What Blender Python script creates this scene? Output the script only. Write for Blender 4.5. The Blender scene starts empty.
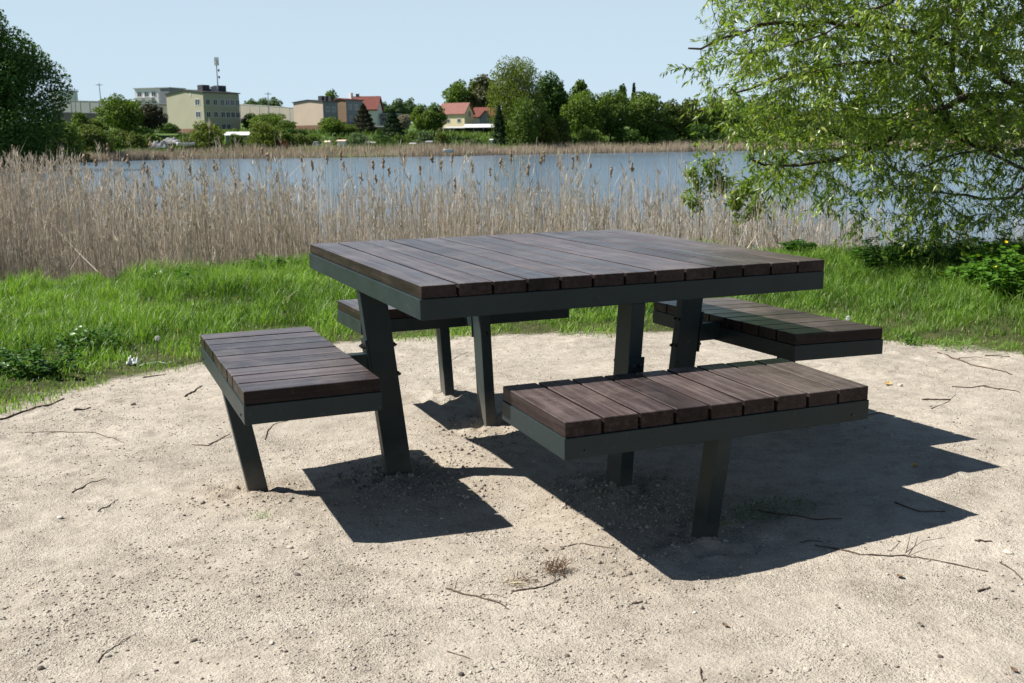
import bpy, math, random
import numpy as np
from mathutils import Vector, Matrix
rng = np.random.default_rng(7)
random.seed(7)
S = bpy.context.scene
COL = S.collection
rad = math.radians

# ---------------------------------------------------------------- camera frame
CAM = np.array([-1.7131, -3.6692, 1.2163])
cr = np.array([0.91792739, -0.3966446, -0.00907545])
cu = np.array([0.08288582, 0.16934677, 0.98206497])
cf = np.array([0.38799387, 0.90221657, -0.18832426])
FPX = 1036.56
RD = np.array([0.918665, -0.395039]); RD /= np.hypot(*RD)
HD = np.array([-RD[1], RD[0]])
cd = bpy.data.cameras.new('camera'); cam = bpy.data.objects.new('camera', cd); COL.objects.link(cam)
M = Matrix(((cr[0], cu[0], -cf[0], CAM[0]), (cr[1], cu[1], -cf[1], CAM[1]), (cr[2], cu[2], -cf[2], CAM[2]), (0, 0, 0, 1)))
cam.matrix_world = M
cd.sensor_width = 36; cd.lens = 36 * FPX / 1024
cd.clip_start = .05; cd.clip_end = 6000
cd.dof.use_dof = True; cd.dof.focus_distance = 3.9; cd.dof.aperture_fstop = 9
S.camera = cam


def wp(R, D, z=0.0):
    """real place: R metres right and D metres ahead of the viewpoint, height z"""
    return np.array([CAM[0] + R * RD[0] + D * HD[0], CAM[1] + R * RD[1] + D * HD[1], z])


def toRD(x, y):
    dx, dy = x - CAM[0], y - CAM[1]
    return dx * RD[0] + dy * RD[1], dx * HD[0] + dy * HD[1]


def at(px, py, D):
    d = cf + cr * (px - 512) / FPX - cu * (py - 341.5) / FPX
    t = D / (d[0] * HD[0] + d[1] * HD[1])
    return CAM + t * d


# ---------------------------------------------------------------- noise
def _h(ix, iy, s):
    n = (ix * 374761393 + iy * 668265263 + s * 974634777) & 0xffffffff
    n = ((n ^ (n >> 13)) * 1274126177) & 0xffffffff
    return ((n ^ (n >> 16)) & 0xffff) / 65535.0


def vnoise(x, y, s=0):
    x = np.asarray(x, float); y = np.asarray(y, float)
    ix = np.floor(x).astype(np.int64); iy = np.floor(y).astype(np.int64)
    fx = x - ix; fy = y - iy
    fx = fx * fx * (3 - 2 * fx); fy = fy * fy * (3 - 2 * fy)
    a = _h(ix, iy, s); b = _h(ix + 1, iy, s); c = _h(ix, iy + 1, s); d = _h(ix + 1, iy + 1, s)
    return (a + (b - a) * fx) * (1 - fy) + (c + (d - c) * fx) * fy - .5


def fbm(x, y, s=0, o=4):
    r = 0; a = 1
    for i in range(o):
        r = r + a * vnoise(x * 2 ** i + 17 * i, y * 2 ** i - 9 * i, s + i); a *= .5
    return r


def ss(a, b, x):
    t = np.clip((x - a) / (b - a), 0, 1); return t * t * (3 - 2 * t)


def sdist(px, py, poly):
    """signed distance to a polygon, positive inside"""
    px = np.asarray(px, float); py = np.asarray(py, float)
    d = np.full(px.shape, 1e18); ins = np.zeros(px.shape, bool)
    n = len(poly)
    for i in range(n):
        ax, ay = poly[i]; bx, by = poly[(i + 1) % n]
        ex, ey = bx - ax, by - ay
        t = np.clip(((px - ax) * ex + (py - ay) * ey) / (ex * ex + ey * ey), 0, 1)
        d = np.minimum(d, (px - ax - t * ex) ** 2 + (py - ay - t * ey) ** 2)
        if ay != by:
            c = ((ay > py) != (by > py)) & (px < (bx - ax) * (py - ay) / (by - ay) + ax)
            ins ^= c
    d = np.sqrt(d)
    return np.where(ins, d, -d)


# ---------------------------------------------------------------- terrain
WATER_Z = -1.28
LAKE = [(-30, 13.6), (-14, 10.6), (-7.2, 11.6), (-5.6, 12.7), (-3.8, 14.5), (-2, 14.8), (3, 14.4), (8, 13.8), (20, 13.9), (60, 14), (330, 20), (420, 150), (300, 285),
        (130, 278), (57, 262), (32, 246), (10, 231), (-8, 212), (-22, 204), (-48, 200), (-64, 196), (-73, 170), (-64, 130), (-55, 95), (-42, 40)]
YARD = [(-2.09, 2.05), (-1.75, 2.42), (-1.21, 2.78), (-.72, 3.0), (-.26, 3.14), (.4, 3.1), (.9, 2.93), (1.36, 2.66), (2.09, 2.27), (2.57, 1.83),
        (3.02, 1.34), (3.29, .95), (3.42, .55), (3.5, 0), (5.5, -2.6), (9, -9), (-14, -12), (-9, -2), (-5.5, .0), (-3.4, 1.2), (-2.6, 1.68)]
BUMPS = [(.85, -1.44, .008, .3), (1.33, -1.08, .014, .3), (-.93, -.7, -.012, .2), (-.44, -.78, -.034, .22), (-.91, .34, -.045, .28), (-.2, .55, -.02, .3),
         (-.22, 1.07, .006, .25), (-.3, -1.0, .02, .16), (-.02, -.72, .02, .16), (.0, .42, -.02, .2), (-.62, .0, -.012, .2),
         (-.55, -.45, .012, .12), (-.25, .05, .018, .16), (-.05, -1.32, -.012, .2)]


def height(x, y, detail=True):
    x = np.asarray(x, float); y = np.asarray(y, float)
    R, D = toRD(x, y)
    s = sdist(R, D, LAKE)
    near = -.007 + .003 * np.clip(x, -30, 30) - .034 * np.clip(y, -20, 12)
    dd = np.maximum(-s, 0)
    far = -1.2 + 1.0 * ss(0, 4, dd) + 4.2 * ss(4, 50, dd) + 4.5 * ss(55, 150, dd) + 3 * ss(150, 400, dd)
    land = np.where(D > 30, far, near)
    bl = ss(22, 38, D) * 1.0
    land = near * (1 - bl) + far * bl
    if detail:
        yd = sdist(x, y, YARD)
        rough = np.where(D < 30, 1.0, 0)
        g = .035 * fbm(x * .6, y * .6, 3, 3) + .011 * np.abs(fbm(x * 2.0 + 5, y * 1.6, 14, 2)) + .010 * fbm(x * 3.1, y * 3.1, 11, 3) * ss(-.5, .2, yd)
        g = g + ss(-.1, .25, yd) * (.010 * ss(.0, .55, fbm(x * 9, y * 9, 21, 3)) * (1 + fbm(x * 33, y * 33, 25, 2)) * (.35 + ss(-.2, .5, fbm(x * 1.7, y * 1.7, 88, 3))) + .0022 * ss(.1, .4, vnoise(x * 41 + .7 * y, y * 41, 31)))
        g = g + .03 * ss(-.0, -.5, yd) + .06 * ss(-.6, -3, yd) * (.5 + vnoise(x * .5, y * .5, 9))
        tr = np.hypot(x, y)
        g = g * (.35 + .65 * ss(1.0, 2.6, tr))
        for bx, by, bz, br in BUMPS:
            g = g + bz * np.exp(-((x - bx) ** 2 + (y - by) ** 2) / (2 * br * br))
        # trodden mounds with crumbly soil around the posts
        for bx, by in ((-.62, 0), (0, -.62), (0, .6), (.62, 0), (-1.16, 0), (0, -1.16), (0, 1.16), (1.16, 0)):
            e = np.exp(-((x - bx) ** 2 + (y - by) ** 2) / (2 * .13 ** 2))
            g = g + e * (.042 * fbm(x * 16, y * 16, 41, 4) + .034 * fbm(x * 7, y * 7, 47, 2)) + .008 * np.exp(-((x - bx) ** 2 + (y - by) ** 2) / (2 * .07 ** 2))
        land = land + g * rough
    t = ss(-2.0, .25, s)
    z = land * (1 - t) + (WATER_Z - .06) * t
    z = z - np.clip(s, 0, 6) * .2
    return z


def gz(x, y):
    return float(height(np.array([x]), np.array([y]))[0])


def ground_at(px, py):
    """where the sight line through a spot of the ground lands (near ground only)"""
    d = cf + cr * (px - 512) / FPX - cu * (py - 341.5) / FPX
    z = 0.0
    for _ in range(5):
        t = (z - CAM[2]) / d[2]; p = CAM + t * d; z = gz(p[0], p[1])
    return np.array([p[0], p[1], z])


# ---------------------------------------------------------------- object helpers
def tag(o, label=None, cat=None, group=None, kind=None):
    if label: o['label'] = label
    if cat: o['category'] = cat
    if group: o['group'] = group
    if kind: o['kind'] = kind
    return o


def link(name, me, mat=None, parent=None):
    o = bpy.data.objects.new(name, me); COL.objects.link(o)
    if mat is not None:
        me.materials.clear(); me.materials.append(mat)
    if parent is not None: o.parent = parent
    return o


def empty(name, loc=(0, 0, 0), rz=0):
    o = bpy.data.objects.new(name, None); COL.objects.link(o)
    o.location = Vector([float(v) for v in loc]); o.rotation_euler = (0, 0, rz)
    o.empty_display_size = .2
    return o


def np_mesh(name, V, F, n=None, smooth=False, colour=None, mats=None, mi=None):
    """F: int array (k, n) of polygons that all have n corners, or list of such arrays"""
    me = bpy.data.meshes.new(name)
    V = np.ascontiguousarray(V, np.float32)
    Fs = F if isinstance(F, list) else [F]
    Fs = [np.asarray(f, np.int32) for f in Fs if len(f)]
    loops = np.concatenate([f.ravel() for f in Fs])
    tot = np.concatenate([np.full(len(f), f.shape[1], np.int32) for f in Fs])
    st = np.concatenate([[0], np.cumsum(tot)[:-1]]).astype(np.int32)
    me.vertices.add(len(V)); me.vertices.foreach_set('co', V.ravel())
    me.loops.add(len(loops)); me.loops.foreach_set('vertex_index', loops)
    me.polygons.add(len(tot)); me.polygons.foreach_set('loop_start', st); me.polygons.foreach_set('loop_total', tot)
    if smooth: me.polygons.foreach_set('use_smooth', np.ones(len(tot), bool))
    me.update(calc_edges=True)
    if colour is not None:
        for k, arr in colour.items():
            at_ = me.attributes.new(k, 'FLOAT', 'POINT'); at_.data.foreach_set('value', np.ascontiguousarray(arr, np.float32))
    return me


class MB:
    """collects closed solids into one mesh"""
    def __init__(s): s.v = []; s.f = []; s.a = []
    def add(s, vs, fs, a=0.0):
        o = len(s.v); s.v += [tuple(v) for v in vs]; s.f += [tuple(i + o for i in f) for f in fs]; s.a += [a] * len(vs)
    def box(s, x0, x1, y0, y1, z0, z1, a=0.0, bev=0.0):
        if bev > 0:
            b = bev; vs = []
            # box with chamfered edges: 24 vertices
            X = (x0, x1); Y = (y0, y1); Z = (z0, z1)
            idx = {}
            for i in (0, 1):
                for j in (0, 1):
                    for k in (0, 1):
                        sx = b if i == 0 else -b; sy = b if j == 0 else -b; sz = b if k == 0 else -b
                        idx[i, j, k, 0] = len(vs); vs.append((X[i], Y[j] + sy, Z[k] + sz))
                        idx[i, j, k, 1] = len(vs); vs.append((X[i] + sx, Y[j], Z[k] + sz))
                        idx[i, j, k, 2] = len(vs); vs.append((X[i] + sx, Y[j] + sy, Z[k]))
            fs = []
            for i in (0, 1): fs.append([idx[i, 0, 0, 0], idx[i, 0, 1, 0], idx[i, 1, 1, 0], idx[i, 1, 0, 0]])
            for j in (0, 1): fs.append([idx[0, j, 0, 1], idx[1, j, 0, 1], idx[1, j, 1, 1], idx[0, j, 1, 1]])
            for k in (0, 1): fs.append([idx[0, 0, k, 2], idx[0, 1, k, 2], idx[1, 1, k, 2], idx[1, 0, k, 2]])
            for i in (0, 1):
                for j in (0, 1): fs.append([idx[i, j, 0, 0], idx[i, j, 1, 0], idx[i, j, 1, 1], idx[i, j, 0, 1]])
            for i in (0, 1):
                for k in (0, 1): fs.append([idx[i, 0, k, 0], idx[i, 1, k, 0], idx[i, 1, k, 2], idx[i, 0, k, 2]])
            for j in (0, 1):
                for k in (0, 1): fs.append([idx[0, j, k, 1], idx[1, j, k, 1], idx[1, j, k, 2], idx[0, j, k, 2]])
            for i in (0, 1):
                for j in (0, 1):
                    for k in (0, 1): fs.append([idx[i, j, k, 0], idx[i, j, k, 1], idx[i, j, k, 2]])
            s.add(vs, fs, a); return
        s.hexa([(x0, y0, z0), (x1, y0, z0), (x1, y1, z0), (x0, y1, z0), (x0, y0, z1), (x1, y0, z1), (x1, y1, z1), (x0, y1, z1)], a)
    def hexa(s, p, a=0.0):
        s.add(p, [(0, 3, 2, 1), (4, 5, 6, 7), (0, 1, 5, 4), (1, 2, 6, 5), (2, 3, 7, 6), (3, 0, 4, 7)], a)
    def ring(s, x0, x1, y0, y1, t, z0, z1):
        vs = []
        for z in (z0, z1):
            vs += [(x0, y0, z), (x1, y0, z), (x1, y1, z), (x0, y1, z), (x0 + t, y0 + t, z), (x1 - t, y0 + t, z), (x1 - t, y1 - t, z), (x0 + t, y1 - t, z)]
        fs = []
        for i in range(4):
            j = (i + 1) % 4
            fs += [(i, j, j + 8, i + 8), (i + 4, i + 12, j + 12, j + 4), (i, i + 4, j + 4, j), (i + 8, j + 8, j + 12, i + 12)]
        s.add(vs, fs)
    def tube(s, pts, rs, n=6, a=0.0, cap=True):
        pts = [Vector(p) for p in pts]; base = len(s.v); vs = []; fs = []
        up = Vector((0, 0, 1)); prev = None
        for i, p in enumerate(pts):
            t = (pts[min(i + 1, len(pts) - 1)] - pts[max(i - 1, 0)])
            if t.length < 1e-9: t = Vector((0, 0, 1))
            t.normalize()
            if prev is None:
                q = t.orthogonal().normalized()
            else:
                q = (prev - t * prev.dot(t)); q = q.normalized() if q.length > 1e-6 else t.orthogonal().normalized()
            prev = q; b = t.cross(q); r = rs[i] if hasattr(rs, '__len__') else rs
            for k in range(n):
                an = 2 * math.pi * k / n; vs.append(p + (q * math.cos(an) + b * math.sin(an)) * r)
        m = len(pts)
        for i in range(m - 1):
            for k in range(n):
                fs.append((i * n + k, i * n + (k + 1) % n, (i + 1) * n + (k + 1) % n, (i + 1) * n + k))
        if cap:
            fs.append(tuple(range(n))[::-1]); fs.append(tuple((m - 1) * n + k for k in range(n)))
        s.add(vs, fs, a)
    def mesh(s, name, smooth=False):
        me = bpy.data.meshes.new(name); me.from_pydata([tuple(map(float, v)) for v in s.v], [], s.f); me.update()
        at_ = me.attributes.new('tone', 'FLOAT', 'POINT'); at_.data.foreach_set('value', np.array(s.a, np.float32))
        import bmesh
        bm = bmesh.new(); bm.from_mesh(me); bmesh.ops.recalc_face_normals(bm, faces=bm.faces); bm.to_mesh(me); bm.free()
        if smooth: me.polygons.foreach_set('use_smooth', np.ones(len(me.polygons), bool))
        return me
    def build(s, name, mat, parent=None, smooth=False):
        return link(name, s.mesh(name, smooth), mat, parent)


# ---------------------------------------------------------------- materials
def new_mat(name):
    m = bpy.data.materials.new(name); m.use_nodes = True
    nt = m.node_tree; nt.nodes.clear()
    out = nt.nodes.new('ShaderNodeOutputMaterial')
    return m, nt, out


def N(nt, t, **kw):
    n = nt.nodes.new(t)
    for k, v in kw.items():
        if k in n.inputs.keys() if hasattr(n.inputs, 'keys') else False: n.inputs[k].default_value = v
        else: setattr(n, k, v)
    return n


def ramp(nt, fac, stops):
    r = nt.nodes.new('ShaderNodeValToRGB'); e = r.color_ramp.elements
    while len(e) < len(stops): e.new(.5)
    for el, (p, c) in zip(e, stops):
        el.position = p; el.color = (*c, 1) if len(c) == 3 else c
    nt.links.new(fac, r.inputs['Fac']); return r.outputs['Color']


def noise(nt, scale, detail=4, rough=.55, coord=None, dist=0.0):
    n = nt.nodes.new('ShaderNodeTexNoise'); n.inputs['Scale'].default_value = scale; n.inputs['Detail'].default_value = detail
    n.inputs['Roughness'].default_value = rough; n.inputs['Distortion'].default_value = dist
    if coord is not None: nt.links.new(coord, n.inputs['Vector'])
    return n.outputs['Fac']


def mix(nt, fac, a, b, mode='MIX'):
    n = nt.nodes.new('ShaderNodeMix'); n.data_type = 'RGBA'; n.blend_type = mode
    for sock, v in ((n.inputs[0], fac), (n.inputs[6], a), (n.inputs[7], b)):
        if isinstance(v, (int, float)): sock.default_value = v
        elif isinstance(v, tuple): sock.default_value = (*v, 1)
        else: nt.links.new(v, sock)
    return n.outputs[2]


def math_(nt, op, a, b=None):
    n = nt.nodes.new('ShaderNodeMath'); n.operation = op
    for i, v in enumerate((a, b)):
        if v is None: continue
        if isinstance(v, (int, float)): n.inputs[i].default_value = v
        else: nt.links.new(v, n.inputs[i])
    return n.outputs[0]


def principled(nt, out, col, rough=.6, spec=.5, metal=0, normal=None):
    p = nt.nodes.new('ShaderNodeBsdfPrincipled')
    for nm, v in (('Base Color', col), ('Roughness', rough), ('Specular IOR Level', spec), ('Metallic', metal)):
        if isinstance(v, (int, float)): p.inputs[nm].default_value = v
        elif isinstance(v, tuple): p.inputs[nm].default_value = (*v, 1)
        else: nt.links.new(v, p.inputs[nm])
    if normal is not None: nt.links.new(normal, p.inputs['Normal'])
    nt.links.new(p.outputs[0], out.inputs['Surface']); return p


def bump(nt, h, strength=.5, dist=.01):
    b = nt.nodes.new('ShaderNodeBump'); b.inputs['Strength'].default_value = strength; b.inputs['Distance'].default_value = dist
    nt.links.new(h, b.inputs['Height']); return b.outputs[0]


def objcoord(nt): return nt.nodes.new('ShaderNodeTexCoord').outputs['Object']


def attr(nt, name):
    a = nt.nodes.new('ShaderNodeAttribute'); a.attribute_name = name; return a.outputs['Fac']


def scaled(nt, coord, sc):
    m = nt.nodes.new('ShaderNodeMapping'); m.inputs['Scale'].default_value = sc; nt.links.new(coord, m.inputs['Vector']); return m.outputs[0]


def plain(name, c, rough=.7, var=.15, scale=3.0, spec=.4, bmp=0.0):
    m, nt, out = new_mat(name); co = objcoord(nt)
    f = noise(nt, scale, 5, .6, co)
    col = ramp(nt, f, [(.25, tuple(v * (1 - var) for v in c)), (.75, tuple(min(1, v * (1 + var)) for v in c))])
    nrm = bump(nt, noise(nt, scale * 12, 3, .6, co), bmp, .01) if bmp else None
    principled(nt, out, col, rough, spec, 0, nrm); return m


def wood_mat(name, along):
    """dark stained planks; along = axis of the grain (0 x, 1 y)"""
    m, nt, out = new_mat(name); co = objcoord(nt); tone = attr(nt, 'tone')
    sc = (2.0, 60, 60) if along == 0 else (60, 2.0, 60)
    wv = scaled(nt, co, sc)
    add = nt.nodes.new('ShaderNodeVectorMath'); add.operation = 'ADD'; nt.links.new(wv, add.inputs[0])
    cmb = nt.nodes.new('ShaderNodeCombineXYZ'); nt.links.new(math_(nt, 'MULTIPLY', tone, 91.0), cmb.inputs[0]); nt.links.new(math_(nt, 'MULTIPLY', tone, 57.0), cmb.inputs[1]); nt.links.new(cmb.outputs[0], add.inputs[1])
    g = noise(nt, 1.0, 6, .65, add.outputs[0])
    g2 = noise(nt, .35, 3, .6, add.outputs[0])
    col = ramp(nt, g, [(.28, (.017, .0125, .012)), (.5, (.037, .029, .028)), (.72, (.080, .067, .064))])
    tn = ramp(nt, tone, [(0, (.60, .58, .58)), (1, (1.45, 1.38, 1.36))])
    col = mix(nt, 1.0, col, tn, 'MULTIPLY')
    w = ramp(nt, noise(nt, 4.5, 6, .75, co, .5), [(.47, (0, 0, 0)), (.72, (1, 1, 1))])
    col = mix(nt, mix(nt, .38, (0, 0, 0), w), col, (.165, .135, .118))
    sp = ramp(nt, noise(nt, 130, 2, .5, co), [(.69, (0, 0, 0)), (.75, (1, 1, 1))])
    col = mix(nt, mix(nt, .5, (0, 0, 0), sp), col, (.24, .21, .18))
    # shade of sides and ends is put into the colour, tops lightened by normal
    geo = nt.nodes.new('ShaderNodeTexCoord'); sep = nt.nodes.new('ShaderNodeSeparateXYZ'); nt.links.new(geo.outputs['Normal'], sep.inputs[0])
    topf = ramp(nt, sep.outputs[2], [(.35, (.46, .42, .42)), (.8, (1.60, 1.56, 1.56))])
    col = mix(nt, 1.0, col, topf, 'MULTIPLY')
    rg = ramp(nt, g2, [(.3, (.27,) * 3), (.8, (.43,) * 3)])
    h = math_(nt, 'ADD', g, math_(nt, 'MULTIPLY', noise(nt, 40, 4, .6, co), .5))
    spf = ramp(nt, sep.outputs[2], [(.35, (.10,) * 3), (.8, (.70,) * 3)])  # sides and ends reflect less, deepening their painted shade
    principled(nt, out, col, rg, spf, 0, bump(nt, h, .7, .002)); return m


def metal_mat():
    m, nt, out = new_mat('anthracite_paint'); co = objcoord(nt)
    f = noise(nt, 5, 5, .65, co)
    col = ramp(nt, f, [(.3, (.016, .024, .025)), (.7, (.024, .035, .036))])
    geo = nt.nodes.new('ShaderNodeNewGeometry'); sep = nt.nodes.new('ShaderNodeSeparateXYZ'); nt.links.new(geo.outputs['Position'], sep.inputs[0])
    dz = math_(nt, 'ADD', sep.outputs[2], math_(nt, 'MULTIPLY', noise(nt, 14, 4, .6, co), .10))
    dust = ramp(nt, dz, [(.03, (1, 1, 1)), (.17, (0, 0, 0))])
    col = mix(nt, mix(nt, .45, (0, 0, 0), dust), col, (.20, .17, .135))
    sp = ramp(nt, noise(nt, 60, 3, .6, co), [(.66, (0, 0, 0)), (.74, (1, 1, 1))])
    col = mix(nt, mix(nt, .25, (0, 0, 0), sp), col, (.16, .15, .13))
    principled(nt, out, col, ramp(nt, f, [(.3, (.33,) * 3), (.7, (.46,) * 3)]), .15, 0, bump(nt, noise(nt, 260, 2, .5, co), .12, .001)); return m


def leaf_mat(name, dark, light, trans=.35, rough=.5, spec=.35, extra=None, tint=(1.15, 1.25, .55)):
    m, nt, out = new_mat(name)
    t = attr(nt, 'tone')
    col = ramp(nt, t, [(0, dark), (1, light)] if extra is None else [(0, dark), (.88, light), (1, extra)])
    p = nt.nodes.new('ShaderNodeBsdfPrincipled'); nt.links.new(col, p.inputs['Base Color']); p.inputs['Roughness'].default_value = rough
    p.inputs['Specular IOR Level'].default_value = spec
    tr = nt.nodes.new('ShaderNodeBsdfTranslucent'); tc = mix(nt, 1.0, col, tint, 'MULTIPLY'); nt.links.new(tc, tr.inputs['Color'])
    ms = nt.nodes.new('ShaderNodeMixShader'); ms.inputs[0].default_value = trans
    nt.links.new(p.outputs[0], ms.inputs[1]); nt.links.new(tr.outputs[0], ms.inputs[2]); nt.links.new(ms.outputs[0], out.inputs['Surface'])
    return m


def ground_mat():
    m, nt, out = new_mat('ground_surface'); co = objcoord(nt)
    mask = attr(nt, 'yard'); farm = attr(nt, 'far'); wet = attr(nt, 'wet')
    a = noise(nt, 1.6, 6, .62, co); b = noise(nt, 11, 5, .65, co); c = noise(nt, 95, 4, .7, co); e = noise(nt, 320, 2, .6, co)
    g = ramp(nt, a, [(.28, (.275, .240, .195)), (.5, (.40, .358, .295)), (.72, (.485, .442, .37))])
    g = mix(nt, .55, g, ramp(nt, b, [(.33, (.25, .216, .178)), (.5, (.395, .353, .292)), (.72, (.505, .462, .39))]))
    patch = ramp(nt, noise(nt, 2.3, 6, .7, co, .4), [(.38, (0, 0, 0)), (.62, (1, 1, 1))])
    g = mix(nt, mix(nt, patch, (.25, .25, .25), (.85, .85, .85)), g, ramp(nt, c, [(.28, (.45, .44, .43)), (.46, (.95, .95, .95)), (.72, (1.18, 1.17, 1.16))]), 'MULTIPLY')
    g = mix(nt, .6, g, ramp(nt, e, [(.3, (.42, .41, .40)), (.48, (1, 1, 1)), (.7, (1.35, 1.35, 1.35))]), 'MULTIPLY')
    # scattered dark crumbs and humus
    vr = nt.nodes.new('ShaderNodeTexVoronoi'); vr.inputs['Scale'].default_value = 34; nt.links.new(co, vr.inputs['Vector'])
    cr_ = ramp(nt, vr.outputs['Distance'], [(.06, (1, 1, 1)), (.13, (0, 0, 0))])
    sel = ramp(nt, noise(nt, 5, 5, .7, co), [(.50, (0, 0, 0)), (.60, (1, 1, 1))])
    g = mix(nt, mix(nt, 1.0, cr_, mix(nt, .6, (0, 0, 0), sel), 'MULTIPLY'), g, (.13, .10, .08))
    dug = attr(nt, 'dug'); dm = mix(nt, 1.0, mix(nt, dug, (0, 0, 0), (1, 1, 1)), ramp(nt, noise(nt, 16, 5, .7, co), [(.35, (.25,) * 3), (.65, (1, 1, 1))]), 'MULTIPLY')
    g = mix(nt, mix(nt, .75, (0, 0, 0), dm), g, (.27, .205, .135))
    soil = ramp(nt, b, [(.3, (.035, .045, .014)), (.7, (.085, .085, .035))])
    edge = ramp(nt, math_(nt, 'ADD', mask, math_(nt, 'MULTIPLY', math_(nt, 'SUBTRACT', noise(nt, 9, 6, .75, co), .5), .9)), [(.36, (0, 0, 0)), (.62, (1, 1, 1))])
    near = mix(nt, edge, soil, g)
    lawn = ramp(nt, noise(nt, .25, 6, .65, co), [(.3, (.045, .085, .018)), (.6, (.085, .14, .03)), (.8, (.15, .15, .06))])
    col = mix(nt, farm, near, lawn)
    col = mix(nt, wet, col, (.05, .042, .03))
    vb = nt.nodes.new('ShaderNodeTexVoronoi'); vb.inputs['Scale'].default_value = 150; vb.inputs['Randomness'].default_value = 1; nt.links.new(co, vb.inputs['Vector'])
    crumb = ramp(nt, vb.outputs['Distance'], [(.0, (1, 1, 1)), (.45, (0, 0, 0))])
    mid = noise(nt, 38, 5, .7, co, .6)
    h = math_(nt, 'ADD', math_(nt, 'ADD', math_(nt, 'MULTIPLY', b, .5), math_(nt, 'MULTIPLY', math_(nt, 'MULTIPLY', mid, patch), 1.1)), math_(nt, 'ADD', math_(nt, 'MULTIPLY', c, .7), math_(nt, 'MULTIPLY', math_(nt, 'MULTIPLY', crumb, patch), .55)))
    principled(nt, out, col, .93, .15, 0, bump(nt, h, .85, .012)); return m


def water_mat():
    m, nt, out = new_mat('lake_water'); co = objcoord(nt)
    w1 = noise(nt, .9, 5, .6, scaled(nt, co, (1, 1, 1)), .4)
    w2 = noise(nt, 5.5, 4, .6, co, .3)
    h = math_(nt, 'ADD', w1, math_(nt, 'MULTIPLY', w2, .22))
    br = ramp(nt, noise(nt, .035, 4, .6, scaled(nt, co, (1, 1, 1))), [(.35, (.10, .165, .235)), (.7, (.12, .19, .265))])
    principled(nt, out, br, .12, .5, 0, bump(nt, h, 1.0, .13)); return m


MAT = {}
MAT['ground'] = ground_mat(); MAT['water'] = water_mat()
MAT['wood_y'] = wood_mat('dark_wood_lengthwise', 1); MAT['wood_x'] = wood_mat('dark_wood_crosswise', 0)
MAT['metal'] = metal_mat()
MAT['bolt'] = plain('black_bolt', (.012, .012, .013), .4, .2, 30)

# ---------------------------------------------------------------- world and sun
w = bpy.data.worlds.new("World"); S.world = w; w.use_nodes = True
nt = w.node_tree; nt.nodes.clear()
sunv = Vector((-0.7676, 0.4393, 1.0)).normalized()
sky = nt.nodes.new('ShaderNodeTexSky'); sky.sky_type = 'NISHITA'; sky.sun_disc = False
sky.sun_elevation = math.asin(sunv.z); sky.sun_rotation = math.atan2(sunv.x, sunv.y)
sky.air_density = .9; sky.dust_density = .2; sky.ozone_density = 1.5; sky.altitude = 50
bg = nt.nodes.new('ShaderNodeBackground'); bg.inputs['Strength'].default_value = .044
wo = nt.nodes.new('ShaderNodeOutputWorld')
# pale band of haze that lies low over the horizon
tc = nt.nodes.new('ShaderNodeTexCoord'); sp_ = nt.nodes.new('ShaderNodeSeparateXYZ'); nt.links.new(tc.outputs['Generated'], sp_.inputs[0])
hz = ramp(nt, sp_.outputs[2], [(0, (1, 1, 1)), (.13, (.86,) * 3), (.24, (.45,) * 3), (.42, (0, 0, 0))])
skc = mix(nt, hz, sky.outputs[0], (.345 / .044, .437 / .044, .512 / .044))
nt.links.new(skc, bg.inputs[0]); nt.links.new(bg.outputs[0], wo.inputs[0])
ld = bpy.data.lights.new('sun', 'SUN'); ld.energy = 5.0; ld.angle = rad(.53); ld.color = (1.0, .955, .89)
lo = bpy.data.objects.new('sun', ld); COL.objects.link(lo); lo.rotation_euler = sunv.to_track_quat('Z', 'Y').to_euler(); lo.location = (-8, 5, 12)
S.view_settings.view_transform = 'Standard'; S.view_settings.look = 'None'; S.view_settings.exposure = .85; S.view_settings.gamma = 1
S.view_settings.use_curve_mapping = False
S.cycles.max_bounces = 7; S.cycles.transparent_max_bounces = 8; S.cycles.volume_bounces = 0
S.cycles.use_denoising = True

# ---------------------------------------------------------------- ground sheet
def axis(fine0, fine1, step, lo_, hi_, g=1.12, mx=14.):
    a = list(np.arange(fine0, fine1, step)); s = step; x = fine0
    left = []
    while x > lo_:
        s = min(s * g, mx); x -= s; left.append(x)
    s = step; x = a[-1]; right = []
    while x < hi_:
        s = min(s * g, mx); x += s; right.append(x)
    return np.array(left[::-1] + a + right)


gR = axis(-3.3, 3.6, .0145, -900, 900, 1.09, 22.)
gD = axis(1.7, 7.4, .0145, -60, 1400, 1.055, 9.)
RR, DD = np.meshgrid(gR, gD)
XX = CAM[0] + RR * RD[0] + DD * HD[0]; YY = CAM[1] + RR * RD[1] + DD * HD[1]
ZZ = height(XX.ravel(), YY.ravel())
V = np.stack([XX.ravel(), YY.ravel(), ZZ], 1)
nr, nc = RR.shape
idx = np.arange(nr * nc).reshape(nr, nc)
F = np.stack([idx[:-1, :-1], idx[:-1, 1:], idx[1:, 1:], idx[1:, :-1]], -1).reshape(-1, 4)
yd = sdist(XX.ravel(), YY.ravel(), YARD)
lk = sdist(RR.ravel(), DD.ravel(), LAKE)
DUG = np.zeros(len(V))
for bx, by, q_, r_ in ((-.62, 0, .9, .22), (0, -.62, .9, .25), (0, .6, .7, .2), (.62, 0, .6, .2), (-1.16, 0, .7, .18), (0, -1.16, .5, .18), (-.62, -.35, .8, .2), (-.05, -.95, .7, .2), (-.35, -.1, .5, .25), (-.35, -1.25, .35, .2), (-.9, -.15, .5, .2)):
    DUG = np.maximum(DUG, q_ * np.exp(-((V[:, 0] - bx) ** 2 + (V[:, 1] - by) ** 2) / (2 * r_ * r_)))
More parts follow.
